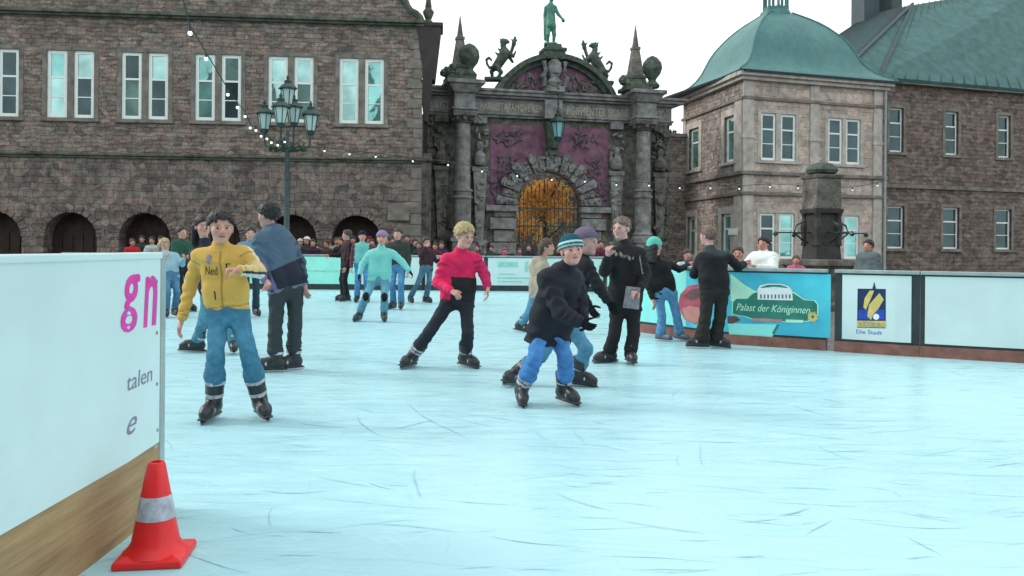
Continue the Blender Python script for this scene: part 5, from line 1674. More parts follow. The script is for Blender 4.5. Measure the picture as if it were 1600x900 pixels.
        if hair.get('long'):
            for k in range(9):
                t_ = (k - 4) / 4
                p0 = P(.075 * math.sin(t_ * 1.5), -.06 - .03 * math.cos(t_ * 1.5), .0); p1 = p0 + (-A[2] * hair['long'] + A[1] * -.02 + A[0] * .01 * t_)
                S.cap(p0, p1, .030 * sc, .018 * sc, .02, np.array(hc) * rh.uniform(.7, 1.3), None, (.004, 3, k))
        col_mesh('hair', [S.surface(.0055 if near else (.009 if o[1] < 13 else .013), None, hc, None, (.002, 120, seed))], o, root, M['hair'])
    if hat:
        S = Sdf(); c2 = hat.get('brim', hat['col'])
        lv = hat.get('level', .028)
        S.ell(P(0, -.012, .036), np.array((.092, .109, .096 + hat.get('tall', 0))) * sc, A, .01, hat['col'], [(P(0, 0, lv + .02), unit(-A[2] + A[1] * .18))])
        S.ell(P(0, -.012, .030), np.array((.098, .115, .096)) * sc, A, .006, c2, [(P(0, 0, lv), unit(-A[2] + A[1] * .18)), (P(0, 0, lv + .042), unit(A[2] - A[1] * .18))])
        def hp_(vs, cols):
            if not hat.get('stripe'): return cols
            z = ((vs - hd) @ A[2]) / sc - .18 * ((vs - hd) @ A[1]) / sc
            for lo_, hi_, cc in hat['stripe']: cols[(z > lo_) & (z < hi_)] = cc
            return cols
        if hat.get('bobble'): S.ell(P(0, -.02, .15), (.03, .03, .03), None, .005, c2)
        col_mesh('hat', [S.surface(.0055 if near else (.009 if o[1] < 13 else .013), None, hat['col'], hp_)], o, root, M['knit'])
    # --- footwear
    for i, a in enumerate('lr'):
        an, kn_ = J['a' + a], J['k' + a]; hdg = R(ft[i])
        f = np.array([math.sin(hdg), -math.cos(hdg), 0.0]); r = np.array([math.cos(hdg), math.sin(hdg), 0.0]); u = np.array([0, 0, 1.0])
        if feet == 'skate':
            skate(an, unit(kn_ - an), f, r, o, root, B * 1.1, near, shoe, pants.get('len', .72), float(np.linalg.norm(kn_ - an)))
        else:
            S = Sdf(); z0 = max(0.0, an[2] - .08)
            b0 = np.array([an[0], an[1], z0])
            S.cap(an + u * .04, an - u * .02, .046 * B, .046 * B, .03); S.cap(b0 - f * .05 + u * .045, b0 + f * .15 * B + u * .04, .042 * B, .038 * B, .03)
            S.box(b0 + f * .05 + u * .012, (.042 * B, .135 * B, .012), np.array([r, f, u]), .008, (.06, .06, .06), .006)
            col_mesh('shoe', [S.surface(.008 if near else .016, None, shoe)], o, root, M['plastic'])
    if extras: extras(root, o, J, A, T, jo)
    return root, jo

def skate(an, sh, f, r, o, root, B, near, colr, ln=.7, Ls=.35):
    """ice skate: moulded boot with cuff, straps, holder and steel blade"""
    b = B * 1.0
    # blade bottom lies under the ankle along the boot's own up axis
    u = unit(np.array([0, 0, 1.0]) * .75 + sh * .25)
    f = unit(f - u * (f @ u)); r = np.cross(f, u)
    A = np.array([r, f, u])
    hgt = an[2]
    P = lambda x, y, z: an + r * x * b + f * y * b + u * z
    S = Sdf()
    hi_ = ln <= .56; hc_ = max(.11, min(.20, (1 - ln) * Ls / b + .01))
    S.cap(P(0, -.012, .0), an + sh * (hc_ if hi_ else .13) * b - f * .012, .053 * b, (.068 if hi_ else .050) * b, .03)
    S.cap(P(0, -.045, -.035), P(0, .10, -.040), .043 * b, .040 * b, .03); S.cap(P(0, .10, -.040), P(0, .140, -.046), .040 * b, .034 * b, .03)
    S.cap(P(0, .04, .0), P(0, .10, -.02), .03 * b, .028 * b, .03)
    S.box(P(0, .048, -.080), (.036 * b, .124 * b, .008), A, .006, (.03, .03, .032), .006)
    S.cut(an + sh * (hc_ + .015 if hi_ else .15) * b, sh)
    bo = col_mesh('skate', [S.surface(.0065 if near else .0125, None, colr)], o, root, M['plastic'])
    gz = an[2]
    low = -(gz / max(.3, u[2]))                          # where the ice is along u
    top = -.084
    def lm(pts): return [tuple(V3(p) - o) for p in pts]
    mb = MB()
    zt, zb = top, low + .022
    for y0, y1 in ((-.085, -.01), (.085, .165)):
        mb.add(lm([P(-.022, y0, zt), P(.022, y0, zt), P(.022, y1, zt), P(-.022, y1, zt), P(-.007, y0 + .012, zb), P(.007, y0 + .012, zb), P(.007, y1 - .012, zb), P(-.007, y1 - .012, zb)]),
               [(0, 1, 2, 3), (7, 6, 5, 4), (0, 4, 5, 1), (1, 5, 6, 2), (2, 6, 7, 3), (3, 7, 4, 0)])
    mb.add(lm([P(-.008, -.10, zb + .012), P(.008, -.10, zb + .012), P(.008, .175, zb + .012), P(-.008, .175, zb + .012), P(-.006, -.10, zb - .002), P(.006, -.10, zb - .002), P(.006, .175, zb - .002), P(-.006, .175, zb - .002)]),
           [(0, 1, 2, 3), (7, 6, 5, 4), (0, 4, 5, 1), (1, 5, 6, 2), (2, 6, 7, 3), (3, 7, 4, 0)])
    h = link('blade_holder', mb.mesh('blade_holder'), M['board'], bo)
    mb = MB()
    pr_ = [(-.115, zb + .004), (-.12, low + .012), (-.10, low), (.16, low), (.185, low + .010), (.19, zb + .004)]
    n = len(pr_)
    mb.add(lm([P(-.0022, y, z) for y, z in pr_] + [P(.0022, y, z) for y, z in pr_]), [tuple(range(n)), tuple(range(2 * n - 1, n - 1, -1))] + [((i + 1) % n, i, n + i, n + (i + 1) % n) for i in range(n)])
    link('blade', mb.mesh('blade'), M['steel'], bo)
    if near or o[1] < 13:
        for q, rad, wd in ((min(.165, hc_ - .045), .0665 if hc_ < .19 else .069, .013), (.062, .0605, .013)):
            if rad > .062 and (ln > .56 or hc_ < .13): continue
            mb = MB(); c = an + sh * q * b - f * .012 * b
            v = []; m_ = 20
            e1 = unit(f - sh * (f @ sh)); e2 = np.cross(sh, e1)
            for i in range(m_):
                a = 2 * math.pi * i / m_
                for dz, rr_ in ((-wd, rad), (wd, rad + .001)): v.append(c + (e1 * math.cos(a) + e2 * math.sin(a)) * rr_ * b + sh * dz)
            mb.add(lm(v), [(2 * i, 2 * ((i + 1) % m_), 2 * ((i + 1) % m_) + 1, 2 * i + 1) for i in range(m_)])
            mb.obox(tuple(c + e1 * (rad + .006) * b - o), tuple(e2 * .02), tuple(e1 * .006), tuple(sh * .012))
            link('strap', mb.mesh('strap', True), M['band'], bo)
        mb = MB()
        c = P(0, .075, -.022); m_ = 14
        v = []
        for i in range(m_):
            a = math.pi * (-.1 + 1.2 * i / (m_ - 1))
            for dy in (-.012, .012): v.append(c + r * math.cos(a) * .045 * b + u * (math.sin(a) * .040 * b - .012) + f * dy)
        mb.add(lm(v), [(2 * i, 2 * i + 2, 2 * i + 3, 2 * i + 1) for i in range(m_ - 1)])
        link('strap', mb.mesh('strap', True), M['band'], bo)

def pj(Z, **k):
    """joints given as photo positions (x, y, metres behind Z); a z in metres may replace y for the ankles as ('z', x, z, dz)"""
    o = {}
    for n, q in k.items():
        if q[0] == 'z':
            _, x, z, dz = q
            a, b_ = ray(x, CY); o[n] = Vector((a * (Z + dz), Z + dz, z))
        else:
            o[n] = W(q[0], q[1], Z + (q[2] if len(q) > 2 else 0))
    return o

def pose(X, Y, H, yaw, lean=0, spread=.11, stride=(0, 0), arms=('down', 'down'), side=0, z0=0.0, foot_h=.13, crouch=0):
    """joints for a standing or gliding figure; lean and side in degrees, stride = forward offset of each foot"""
    a = R(yaw); f = Vector((math.sin(a), -math.cos(a), 0)); r = Vector((math.cos(a), math.sin(a), 0)); u = Vector((0, 0, 1))
    o = Vector((X, Y, z0)); hz_ = (.51 - crouch) * H
    hp = o + u * hz_ - f * (math.sin(R(lean)) * .12)
    Ml = Matrix.Rotation(R(side), 3, f) @ Matrix.Rotation(-R(lean), 3, r)
    up = lambda x, y, z: hp + Ml @ (r * x + f * y + u * z)
    J = dict(hd=up(0, .03, .415 * H), nk=up(0, 0, .315 * H))
    # keep image left/right consistent: 'l' is the -r side
    for s_, n, st, ar in ((-1, 'l', stride[0], arms[0]), (1, 'r', stride[1], arms[1])):
        sh = up(s_ * .112 * H, 0, .285 * H)
        J['s' + n] = sh
        E = {'down': ((.03, .0, -.175), (.035, .05, -.32)), 'fwd': ((.03, .06, -.16), (.0, .22, -.17)), 'out': ((.10, .02, -.14), (.19, .07, -.22)), 'up': ((.05, .08, -.13), (-.02, .14, .0)),
             'rest': ((.05, .08, -.13), (-.04, .22, -.13)), 'back': ((.06, -.09, -.14), (.09, -.17, -.25)), 'cross': ((.03, .06, -.16), (-.13, .15, -.13))}[ar]
        for nm, e in zip('ew', E): J[nm + n] = sh + Ml @ (r * s_ * e[0] * H + f * e[1] * H + u * e[2] * H)
        J['h' + n] = hp + r * s_ * .055 * H
        an = o + r * s_ * spread * H * .6 + f * st + u * foot_h
        J['a' + n] = an
        J['k' + n] = (J['h' + n] + an) / 2 + f * (.035 * H + crouch * .8 * H) + u * .01
    return J
# ------------------------------------------------------------------ the skaters
JEANS = dict(col=(.07, .215, .30), denim=True)
BLACK = (.014, .014, .017)

# 1 boy in yellow
J = pj(5.96, hd=(345, 356, -.02), nk=(346, 389, 0), sl=(311, 399, .0), sr=(383, 395, .03), el=(297, 449, .05), wl=(284, 499, -.02), er=(405, 424, -.04), wr=(374, 422, -.22),
       hl=(341, 492, 0), hr=(372, 490, .02), kl=(337, 556, -.09), kr=(389, 553, -.04), al=('z', 335, .125, -.02), ar=('z', 409, .125, .06))
jl = {k: V3(v) for k, v in J.items()}
YEL = (.60, .37, .09)
def yellow_pat(vs, cols):
    e, w_ = jl['er'], jl['wr']; d = unit(w_ - e)
    q = vs - e; t_ = q @ d; ax_ = q - t_[:, None] * d; rr_ = np.linalg.norm(ax_, axis=1)
    m = (t_ > -.05) & (rr_ < .085) & (t_ < .24) & (vs[:, 0] > w_[0] - .02)
    zz_ = ax_[:, 2] + .0
    cols[m] = (.62, .47, .22)
    cols[m & (zz_ < -.004)] = (.03, .03, .035)
    cols[m & (zz_ < -.022)] = (.62, .62, .58)
    d2 = unit(e - jl['sr']); q = vs - jl['sr']; t2 = q @ d2; a2 = q - t2[:, None] * d2
    m2 = (t2 > -.02) & (t2 < .22) & (np.linalg.norm(a2, axis=1) < .09) & ~m & (a2[:, 0] > .028)
    cols[m2] = (.70, .60, .40)
    m3 = (t_ > .195) & (rr_ < .07) & (vs[:, 0] < w_[0] + .03) & (vs[:, 0] > w_[0] - .03) & (vs[:, 1] < w_[1] + .05)
    cols[m3] = (.55, .35, .12)
    return cols
def wrap(jo, o, body, x0, y0, x1, y1, Z, mname, parent, name='lettering', pts=None):
    """letters or a patch printed on the front of a garment: laid on the cloth along the line of sight of its chest"""
    me = jo.data
    bv = BVHTree.FromPolygons([v.co for v in me.vertices], [tuple(p.vertices) for p in me.polygons])
    vs, fs = text_mesh(body) if body else (pts, [tuple(range(len(pts)))])
    mb = MB(); out_ = []
    for a, c in vs:
        p = W(x0 + (x1 - x0) * a, y0 + (y1 - y0) * (1 - c), Z) - Vector(o)
        h = bv.ray_cast(p + Vector((0, -1, 0)), Vector((0, 1, 0)))
        out_.append((h[0] if h[0] else p) + Vector((0, -.0035, 0)))
    mb.add(out_, fs); return mb.build(name, M[mname], parent)
M['dark_print'] = simple('dark_brown_print', (.028, .018, .012), .7, .2, 20, 0)
M['grey_patch'] = simple('mauve_crest', (.27, .21, .22), .7, .3, 60, 0)
M['yellow_seam'] = simple('ochre_seam', (.36, .19, .035), .7, .2, 30, 0)
def ex1(root, o, J, A, T, jo):
    wrap(jo, o, 'Ned', 328, 416, 346, 429, 5.96, 'dark_print', jo)
    wrap(jo, o, 'r', 359, 411, 366, 419, 5.96, 'dark_print', jo)
    wrap(jo, o, None, 329, 398, 338, 414, 5.96, 'grey_patch', jo, 'crest', [(.5, 0), (.95, .35), (1, .75), (.75, 1), (.25, 1), (0, .75), (.05, .35)])
    n = 24
    zp = [(.5 + .5, i / n) for i in range(n)]
    me = jo.data
    bv = BVHTree.FromPolygons([v.co for v in me.vertices], [tuple(p.vertices) for p in me.polygons])
    pts = []
    for i in range(n):
        x = 350 + 4.5 * i / n; y = 392 + 88 * i / (n - 1)
        p = W(x, y, 5.96) - Vector(o); h = bv.ray_cast(p + Vector((0, -1, 0)), Vector((0, 1, 0)))
        if h[0] and h[0].y > -.26: pts.append(h[0] + Vector((0, -.003, 0)))
    if len(pts) > 3:
        mb = MB(); mb.tube(pts, .0045, 5); mb.build('zip', M['yellow_seam'], jo)
    pts = []
    for i in range(6):
        p = W(343 + .3 * i, 454 + 2.6 * i, 5.96) - Vector(o); h = bv.ray_cast(p + Vector((0, -1, 0)), Vector((0, 1, 0)))
        if h[0]: pts.append(h[0] + Vector((0, -.001, 0)))
    mb = MB(); mb.tube(pts, .005, 5); mb.build('pocket_seam', M['dark_print'], jo)
person('boy in a yellow zip jacket and blue jeans, one fist raised to his chest', J, H=1.5, near=True, yaw=4, hyaw=26, hpitch=-3, hh=.232, skin=(.56, .31, .25),
       hair=dict(col=(.022, .012, .012), th=.017, front=.052, back=-.03, len=.022, spike=.15, n=560, tr=.0062, slope=.6), jacket=dict(col=YEL, hem=.015, pat=yellow_pat, fold=.006, hipw=.055, puff=.002),
       pants=dict(col=(.055, .175, .27), denim=True, len=.42, hem=.076, bag=1.0), ft=(-4, 32), extras=ex1,
       hands=(dict(curl=.35, L=.14), dict(curl=1.5, d=(-.85, -.5, .05), n=(.2, .2, -1), t=(0, -.6, .6), L=.145)))

# 2 boy in red and black
J = pj(8.67, hd=(726, 368, -.1), nk=(719, 396, 0), sl=(696, 406, -.05), sr=(744, 404, .02), el=(684, 441, -.03), wl=(704, 454, -.24), er=(757, 428, .0), wr=(762, 449, -.12),
       hl=(701, 473, 0), hr=(728, 472, .02), kl=(671, 519, -.12), kr=(731, 521, -.14), al=('z', 645, .12, -.05), ar=('z', 729, .12, 0))
jr = {k: V3(v) for k, v in J.items()}
RED = (.70, .02, .105)
def red_pat(vs, cols):
    hp = (jr['hl'] + jr['hr']) / 2; sp = unit(jr['nk'] - hp); t_ = (vs - hp) @ sp
    lat = (vs - hp) @ np.array([math.cos(R(28)), math.sin(R(28)), 0]); fw = (vs - hp) @ np.array([math.sin(R(28)), -math.cos(R(28)), 0])
    # darker chest block and lower band on the body, not the sleeves
    def arm(a, b, r_):
        d = unit(b - a); q = vs - a; t2 = np.clip(q @ d, 0, np.linalg.norm(b - a)); return np.linalg.norm(q - t2[:, None] * d, axis=1) < r_
    sl_ = arm(jr['sl'], jr['el'], .072) | arm(jr['el'], jr['wl'], .07) | arm(jr['sr'], jr['er'], .064) | arm(jr['er'], jr['wr'], .06)
    body = ~sl_
    cols[body & (t_ < .27) & (lat > -.105)] = (.018, .017, .02)
    cols[body & (t_ < .03)] = (.03, .012, .018)
    er_ = arm(jr['er'], jr['wr'], .075)
    cols[sl_ & (vs[:, 0] > jr['sr'][0] - .02)] = (.50, .02, .11)
    return cols
person('fair-haired boy in a red and black jacket gliding with legs apart', J, H=1.58, near=True, yaw=28, hyaw=40, hpitch=-14, hh=.235, skin=(.62, .36, .29),
       hair=dict(col=(.40, .30, .15), th=.022, front=.046, back=-.045, len=.017, spike=.22, n=620, tr=.006, slope=.7), jacket=dict(col=RED, hem=-.045, pat=red_pat, puff=.008, fold=.008),
       pants=dict(col=(.018, .022, .032), len=.55, bag=1.0, hem=.066), ft=(-24, 48),
       hands=(dict(curl=1.0, d=(.75, -.5, -.35), n=(0, .6, -.6), t=(.3, -.3, .8), L=.155), dict(curl=.5, d=(.05, -.2, -1), n=(-1, 0, 0), L=.155)))

# 3 boy in the striped hat
J = pj(6.7, hd=(893, 391, -.16), nk=(881, 421, -.06), sl=(853, 436, -.16), sr=(899, 434, .12), el=(876, 487, -.26), wl=(906, 503, -.34), er=(905, 468, .10), wr=(912, 500, -.05),
       hl=(843, 522, -.04), hr=(872, 524, .06), kl=(836, 560, -.16), kr=(884, 563, -.08), al=('z', 817, .12, -.06), ar=('z', 884, .12, -.02))
person('crouching boy in a striped knitted hat, dark hooded jacket and bright blue jeans', J, H=1.5, near=True, yaw=42, hyaw=12, hpitch=2, htilt=6, hh=.232, skin=(.62, .33, .27),
       hat=dict(col=(.02, .085, .125), brim=(.03, .10, .13), level=.016, stripe=((.045, .062, (.42, .66, .62)), (.016, .030, (.30, .50, .50)))),
       jacket=dict(col=(.016, .017, .026), hem=-.075, puff=.024, flare=1.08, fold=.008, hood=True), gloves=(.012, .012, .014),
       pants=dict(col=(.065, .20, .46), denim=True, len=.52, bag=1.04, hem=.070, fold=.007), ft=(6, 34), hands=(dict(curl=.8), dict(curl=.8)))

# 4 skater right behind him
J = pj(7.56, hd=(916, 378, -.05), nk=(907, 404, 0), sl=(888, 416, .1), sr=(917, 416, -.12), el=(905, 455, .02), wl=(920, 478, -.12), er=(934, 447, -.16), wr=(950, 470, -.18),
       hl=(872, 508, .05), hr=(890, 508, -.05), kl=(846, 555, 0), kr=(916, 545, -.12), al=('z', 808, .12, .02), ar=('z', 903, .12, -.04))
person('dark-jacketed skater with mauve hat half hidden behind the striped hat', J, H=1.58, near=True, yaw=62, hyaw=66, hpitch=-5, hh=.235, skin=(.52, .30, .27),
       hat=dict(col=(.16, .13, .20), brim=(.13, .11, .17), level=.035), jacket=dict(col=(.013, .014, .018), hem=-.02, puff=.008), gloves=(.011, .013, .015),
       pants=dict(col=(.08, .22, .33), denim=True, len=.54), ft=(-30, 76), hands=(dict(curl=.5), dict(curl=.4)))

# 5 tall boy in black
J = pj(9.1, hd=(971, 357, -.02), nk=(978, 386, 0), sl=(955, 398, -.08), sr=(1001, 397, .05), el=(944, 424, -.12), wl=(950, 401, -.27), er=(1009, 432, -.02), wr=(998, 454, -.22),
       hl=(965, 482, 0), hr=(989, 482, .02), kl=(960, 523, -.06), kr=(990, 522, -.06), al=('z', 953, .105, .02), ar=('z', 986, .12, -.07))
jb = {k: V3(v) for k, v in J.items()}
def blk_pat(vs, cols):
    a = V3(W(974, 400, 9.1)); b_ = V3(W(1000, 428, 9.1))
    m = (np.abs(vs[:, 2] - a[2] + .3 * (vs[:, 0] - a[0])) < .017 + .012 * np.sin(vs[:, 0] * 95 + vs[:, 2] * 50)) & (vs[:, 0] > a[0] - .16) & (vs[:, 0] < a[0] + .10) & (np.sin(vs[:, 0] * 130) > -.55) & (vs[:, 1] < 9.05)
    d = unit(jb['er'] - jb['sr']); q = vs - jb['sr']; s_ = q @ d; ax_ = q - s_[:, None] * d
    m |= (s_ > -.02) & (s_ < .24) & (np.abs(ax_[:, 0] + .035) < .007) & (ax_[:, 1] < 0) & (np.linalg.norm(ax_, axis=1) < .1)
    cols[m] = (.24, .23, .18)
    return cols
def ex5(root, o, J, A, T, jo):
    pass
person('boy all in black with cropped hair, hand raised to his chest', J, H=1.63, near=True, yaw=-18, hyaw=-40, hpitch=-3, hh=.24, skin=(.56, .33, .30),
       hair=dict(col=(.16, .11, .10), th=.008, front=.05, back=-.05, len=.012, spike=.4), jacket=dict(col=(.012, .012, .015), hem=-.03, puff=.012, pat=blk_pat, collar=(.02, .02, .022)),
       pants=dict(col=(.013, .012, .016), len=.76, bag=1.06, hem=.066), ft=(-62, 6), extras=ex5,
       hands=(dict(curl=1.2, d=(-.1, -.5, .8), n=(.5, .5, 0), t=(.4, 0, .5)), dict(curl=1.3, d=(-.7, -.6, -.2), n=(0, .4, -1), t=(0, -.6, .6))))
bg = W(988, 463, 8.86)
mb = MB()
mb.frustum(0, 0, -.13, .10, .085, .022, .075, .02); mb.box(-.068, .068, -.024, -.021, -.10, .06)
bo = mb.build('bag', simple('grey_bag_cloth', (.22, .22, .24), .85, .4, 20, .3), bevel=.012); bo.location = bg; bo.rotation_euler = (0, R(6), R(-12))
tag(bo, 'small grey bag held at the hip by the boy in black', 'bag')


# 6 boy in blue-grey jacket seen from behind
J = pj(8.28, hd=(419, 336, -.02), nk=(424, 363, 0), sl=(405, 374, -.14), sr=(447, 371, .12), el=(404, 413, -.16), wl=(416, 438, -.3), er=(468, 410, .12), wr=(475, 444, .06),
       hl=(434, 455, -.04), hr=(461, 453, .06), kl=(430, 515, -.06), kr=(461, 512, .06), al=('z', 431, .12, -.04), ar=('z', 459, .12, .1))
jg = {k: V3(v) for k, v in J.items()}
def grey_pat(vs, cols):
    hp = (jg['hl'] + jg['hr']) / 2; sp = unit(jg['nk'] - hp); t_ = (vs - hp) @ sp
    x = (vs[:, 0] - hp[0]) - sp[0] * t_
    cols[:] = (.075, .125, .185)
    cols[(t_ < .235 + .25 * x)] = (.02, .024, .042)
    cols[(x < -.045 - .12 * (t_ - .1)) & (t_ < .33)] = (.15, .145, .27)
    cols[t_ < .028] = (.14, .17, .22)
    d = unit(jg['er'] - jg['sr']); q = vs - jg['sr']; s_ = np.clip(q @ d, 0, .5); ar = np.linalg.norm(q - s_[:, None] * d, axis=1) < .066
    cols[ar] = (.05, .075, .11)
    return cols
person('older boy in a blue-grey and navy jacket seen from behind, black hair', J, H=1.68, near=True, yaw=-118, hyaw=-112, hpitch=-8, hh=.238, skin=(.50, .28, .24),
       hair=dict(col=(.014, .012, .014), th=.018, front=.04, back=-.07, len=.022, spike=.12, n=320, tr=.008), jacket=dict(col=(.075, .125, .185), hem=-.0, pat=grey_pat, puff=.012, hood=True),
       pants=dict(col=(.035, .046, .052), len=.64, bag=1.04, fold=.007), ft=(-74, -46), hands=(dict(curl=.8), dict(curl=.5)))

# 7 long-haired skater hidden behind the boy in yellow
J = pj(9.7, hd=(317, 354, 0), nk=(322, 384, 0), sl=(302, 396, .05), sr=(343, 394, -.03), el=(306, 430, 0), wl=(316, 452, -.15), er=(352, 430, 0), wr=(346, 455, -.12),
       hl=(326, 466, 0), hr=(349, 465, 0), kl=(316, 508, -.05), kr=(362, 512, -.05), al=('z', 309, .12, 0), ar=('z', 366, .12, -.1))
person('dark-haired skater in jeans mostly hidden behind the boy in yellow', J, H=1.6, yaw=20, hyaw=38, hh=.235, hair=dict(col=(.014, .011, .014), th=.016, front=.04, back=-.08, long=.2, len=.03),
       jacket=dict(col=(.02, .022, .04), hem=-.02), pants=dict(col=(.075, .21, .29), denim=True, len=.78), ft=(-76, 20))

# 8 brown-haired girl in beige behind the crouching boy
J = pj(12.3, hd=(855, 386, -.03), nk=(845, 408, 0), sl=(832, 417, .12), sr=(850, 417, -.12), el=(838, 438, .1), wl=(850, 450, .02), er=(858, 438, -.15), wr=(872, 446, -.2),
       hl=(836, 462, .05), hr=(848, 462, -.05), kl=(826, 490, 0), kr=(862, 488, -.1), al=('z', 815, .12, .05), ar=('z', 858, .12, -.1))
person('brown-haired girl in a beige jacket gliding past behind the crouching boy', J, H=1.55, yaw=65, hyaw=70, hh=.235, hair=dict(col=(.075, .045, .032), th=.016, front=.04, back=-.08, long=.1, len=.03),
       jacket=dict(col=(.36, .31, .24), hem=-.05, hood=True, puff=.01), pants=dict(col=(.09, .24, .36), denim=True, len=.8), ft=(62, 75))

# 9 girl in the turquoise hat at the barrier
J = pj(11.35, hd=(1023, 385, .02), nk=(1026, 407, .03), sl=(1013, 418, .02), sr=(1047, 413, .10), el=(1013, 447, -.03), wl=(1020, 468, -.1), er=(1061, 421, .16), wr=(1076, 414, .34),
       hl=(1029, 460, 0), hr=(1049, 459, .05), kl=(1034, 493, -.03), kr=(1057, 492, .02), al=('z', 1034, .10, -.02), ar=('z', 1063, .10, .06))
person('long-haired girl in a turquoise hat and black jacket holding the barrier', J, H=1.55, yaw=150, hyaw=128, hh=.235, hair=dict(col=(.012, .010, .010), th=.006, front=.05, back=-.09, long=.2, len=.015, n=20),
       hat=dict(col=(.12, .50, .44), level=.005), jacket=dict(col=(.013, .012, .013), hem=-.04), pants=dict(col=(.11, .27, .45), denim=True, len=.9, hem=.07, bag=.95), feet='shoe', shoe=(.10, .11, .17), ft=(40, 30))

# 10 man leaning on the barrier
J = pj(10.55, hd=(1106, 369, .1), nk=(1112, 394, .05), sl=(1095, 404, .08), sr=(1137, 401, .04), el=(1085, 428, .2), wl=(1096, 419, .42), er=(1153, 417, .14), wr=(1163, 412, .32),
       hl=(1106, 457, -.04), hr=(1128, 456, -.02), kl=(1102, 496, -.05), kr=(1125, 495, -.02), al=('z', 1097, .12, -.06), ar=('z', 1119, .12, .02))
def man_pat(vs, cols):
    a = V3(W(1130, 398, 10.5)); t_ = (vs[:, 2] - a[2] + .05) / .05 - .6 * np.abs(vs[:, 0] - a[0] + .02) / .1
    t_ = np.clip(t_, 0, 1)[:, None]; cols = cols * (1 - t_) + np.array((.032, .05, .055)) * t_
    return cols
person('young man in a dark jacket and baggy black trousers leaning on the turquoise barrier', J, H=1.62, yaw=172, hyaw=-140, hh=.24, skin=(.55, .31, .28),
       hair=dict(col=(.15, .09, .075), th=.012, front=.04, back=-.05, len=.014), jacket=dict(col=(.012, .012, .016), hem=-.04, puff=.012, pat=man_pat),
       pants=dict(col=(.020, .019, .016), len=.9, bag=1.15, hem=.072, fold=.008), ft=(-80, 60), shoe=(.02, .018, .018))

# 11 woman in pale turquoise skating towards the camera
J = pj(14.0, hd=(597, 372, -.05), nk=(595, 389, 0), sl=(578, 397, .0), sr=(614, 396, .0), el=(566, 414, .0), wl=(562, 429, -.1), er=(629, 410, -.05), wr=(640, 424, -.15),
       hl=(583, 439, 0), hr=(602, 439, 0), kl=(572, 463, -.2), kr=(601, 464, -.2), al=('z', 562, .12, -.1), ar=('z', 601, .12, -.15))
person('woman in a pale turquoise fleece and mauve hat skating forward, arms held out', J, H=1.58, yaw=2, hh=.235, hair=dict(col=(.03, .02, .02), th=.008, front=.055, back=-.09, len=.015),
       hat=dict(col=(.27, .19, .34), level=.022), jacket=dict(col=(.19, .56, .52), hem=-.02, puff=.01), gloves=(.012, .012, .016), pants=dict(col=(.10, .26, .34), denim=True, knee=(.015, .014, .014), len=.72), ft=(-14, 12), shoe=(.03, .03, .034))

# further skaters
def far(label, x, Z, H, yaw, jc, pc, hc=(.03, .02, .015), hatc=None, denim=False, jk={}, pk={}, hk={}, grp=None, **k):
    p = gp(x, Z)
    kw = {q: k.pop(q) for q in ('hyaw', 'hpitch', 'gloves', 'feet', 'ft', 'shoe', 'extras', 'hh', 'skin') if q in k}
    J = pose(p[0], p[1], H, yaw, **k)
    d = dict(H=H, yaw=yaw, hh=.150 * H, jacket=dict(col=jc, hem=-.05, **jk), pants=dict(col=pc, denim=denim, len=.85, **pk), hair=dict(col=hc, th=.014, front=.045, len=.024, **hk), ft=(yaw - 12, yaw + 12), group=grp)
    d.update(kw)
    if hatc is not None: d['hat'] = dict(col=hatc)
    return person(label, J, **d)
far('boy in a light denim jacket skating beyond the yellow jacket', 392, 14.6, 1.58, 25, (.13, .23, .34), (.025, .05, .07), hyaw=20, stride=(.1, -.1), lean=8)
far('stooping fair-haired girl in a light blue jacket at the tall white barrier', 268, 14.4, 1.5, 40, (.26, .42, .50), (.07, .17, .27), hc=(.40, .30, .18), denim=True, lean=32, arms=('fwd', 'fwd'), hk=dict(long=.12), stride=(.05, -.1), crouch=.04)
far('skater in a bottle green jacket behind the stooping girl', 287, 15.6, 1.6, 60, (.02, .075, .05), (.014, .014, .018), lean=6, arms=('fwd', 'down'))
far('skater in black coat and maroon scarf, side on, before the widest arch', 540, 19.0, 1.62, -60, (.03, .012, .018), (.013, .014, .018), hc=(.05, .035, .03), lean=4, arms=('fwd', 'down'), jk=dict(collar=(.16, .03, .05)))
far('skater in dark cap and turquoise top beside the maroon scarf', 566, 18.6, 1.6, 10, (.15, .46, .44), (.07, .20, .38), denim=True, hatc=(.02, .02, .035), lean=10, arms=('down', 'fwd'), jk=dict(sleeve=(.10, .03, .05)))
far('young man in a dark olive jacket and jeans behind the woman in turquoise', 622, 16.6, 1.62, -10, (.032, .042, .036), (.07, .19, .34), hc=(.05, .03, .03), denim=True, arms=('down', 'down'), stride=(-.05, .1))
far('girl in a dark top leaning sideways as she skates left of the red jacket', 668, 18.4, 1.5, 40, (.035, .014, .024), (.07, .14, .20), hc=(.06, .03, .025), denim=True, lean=18, side=-10, arms=('up', 'fwd'), stride=(-.45, -.25), spread=.16)

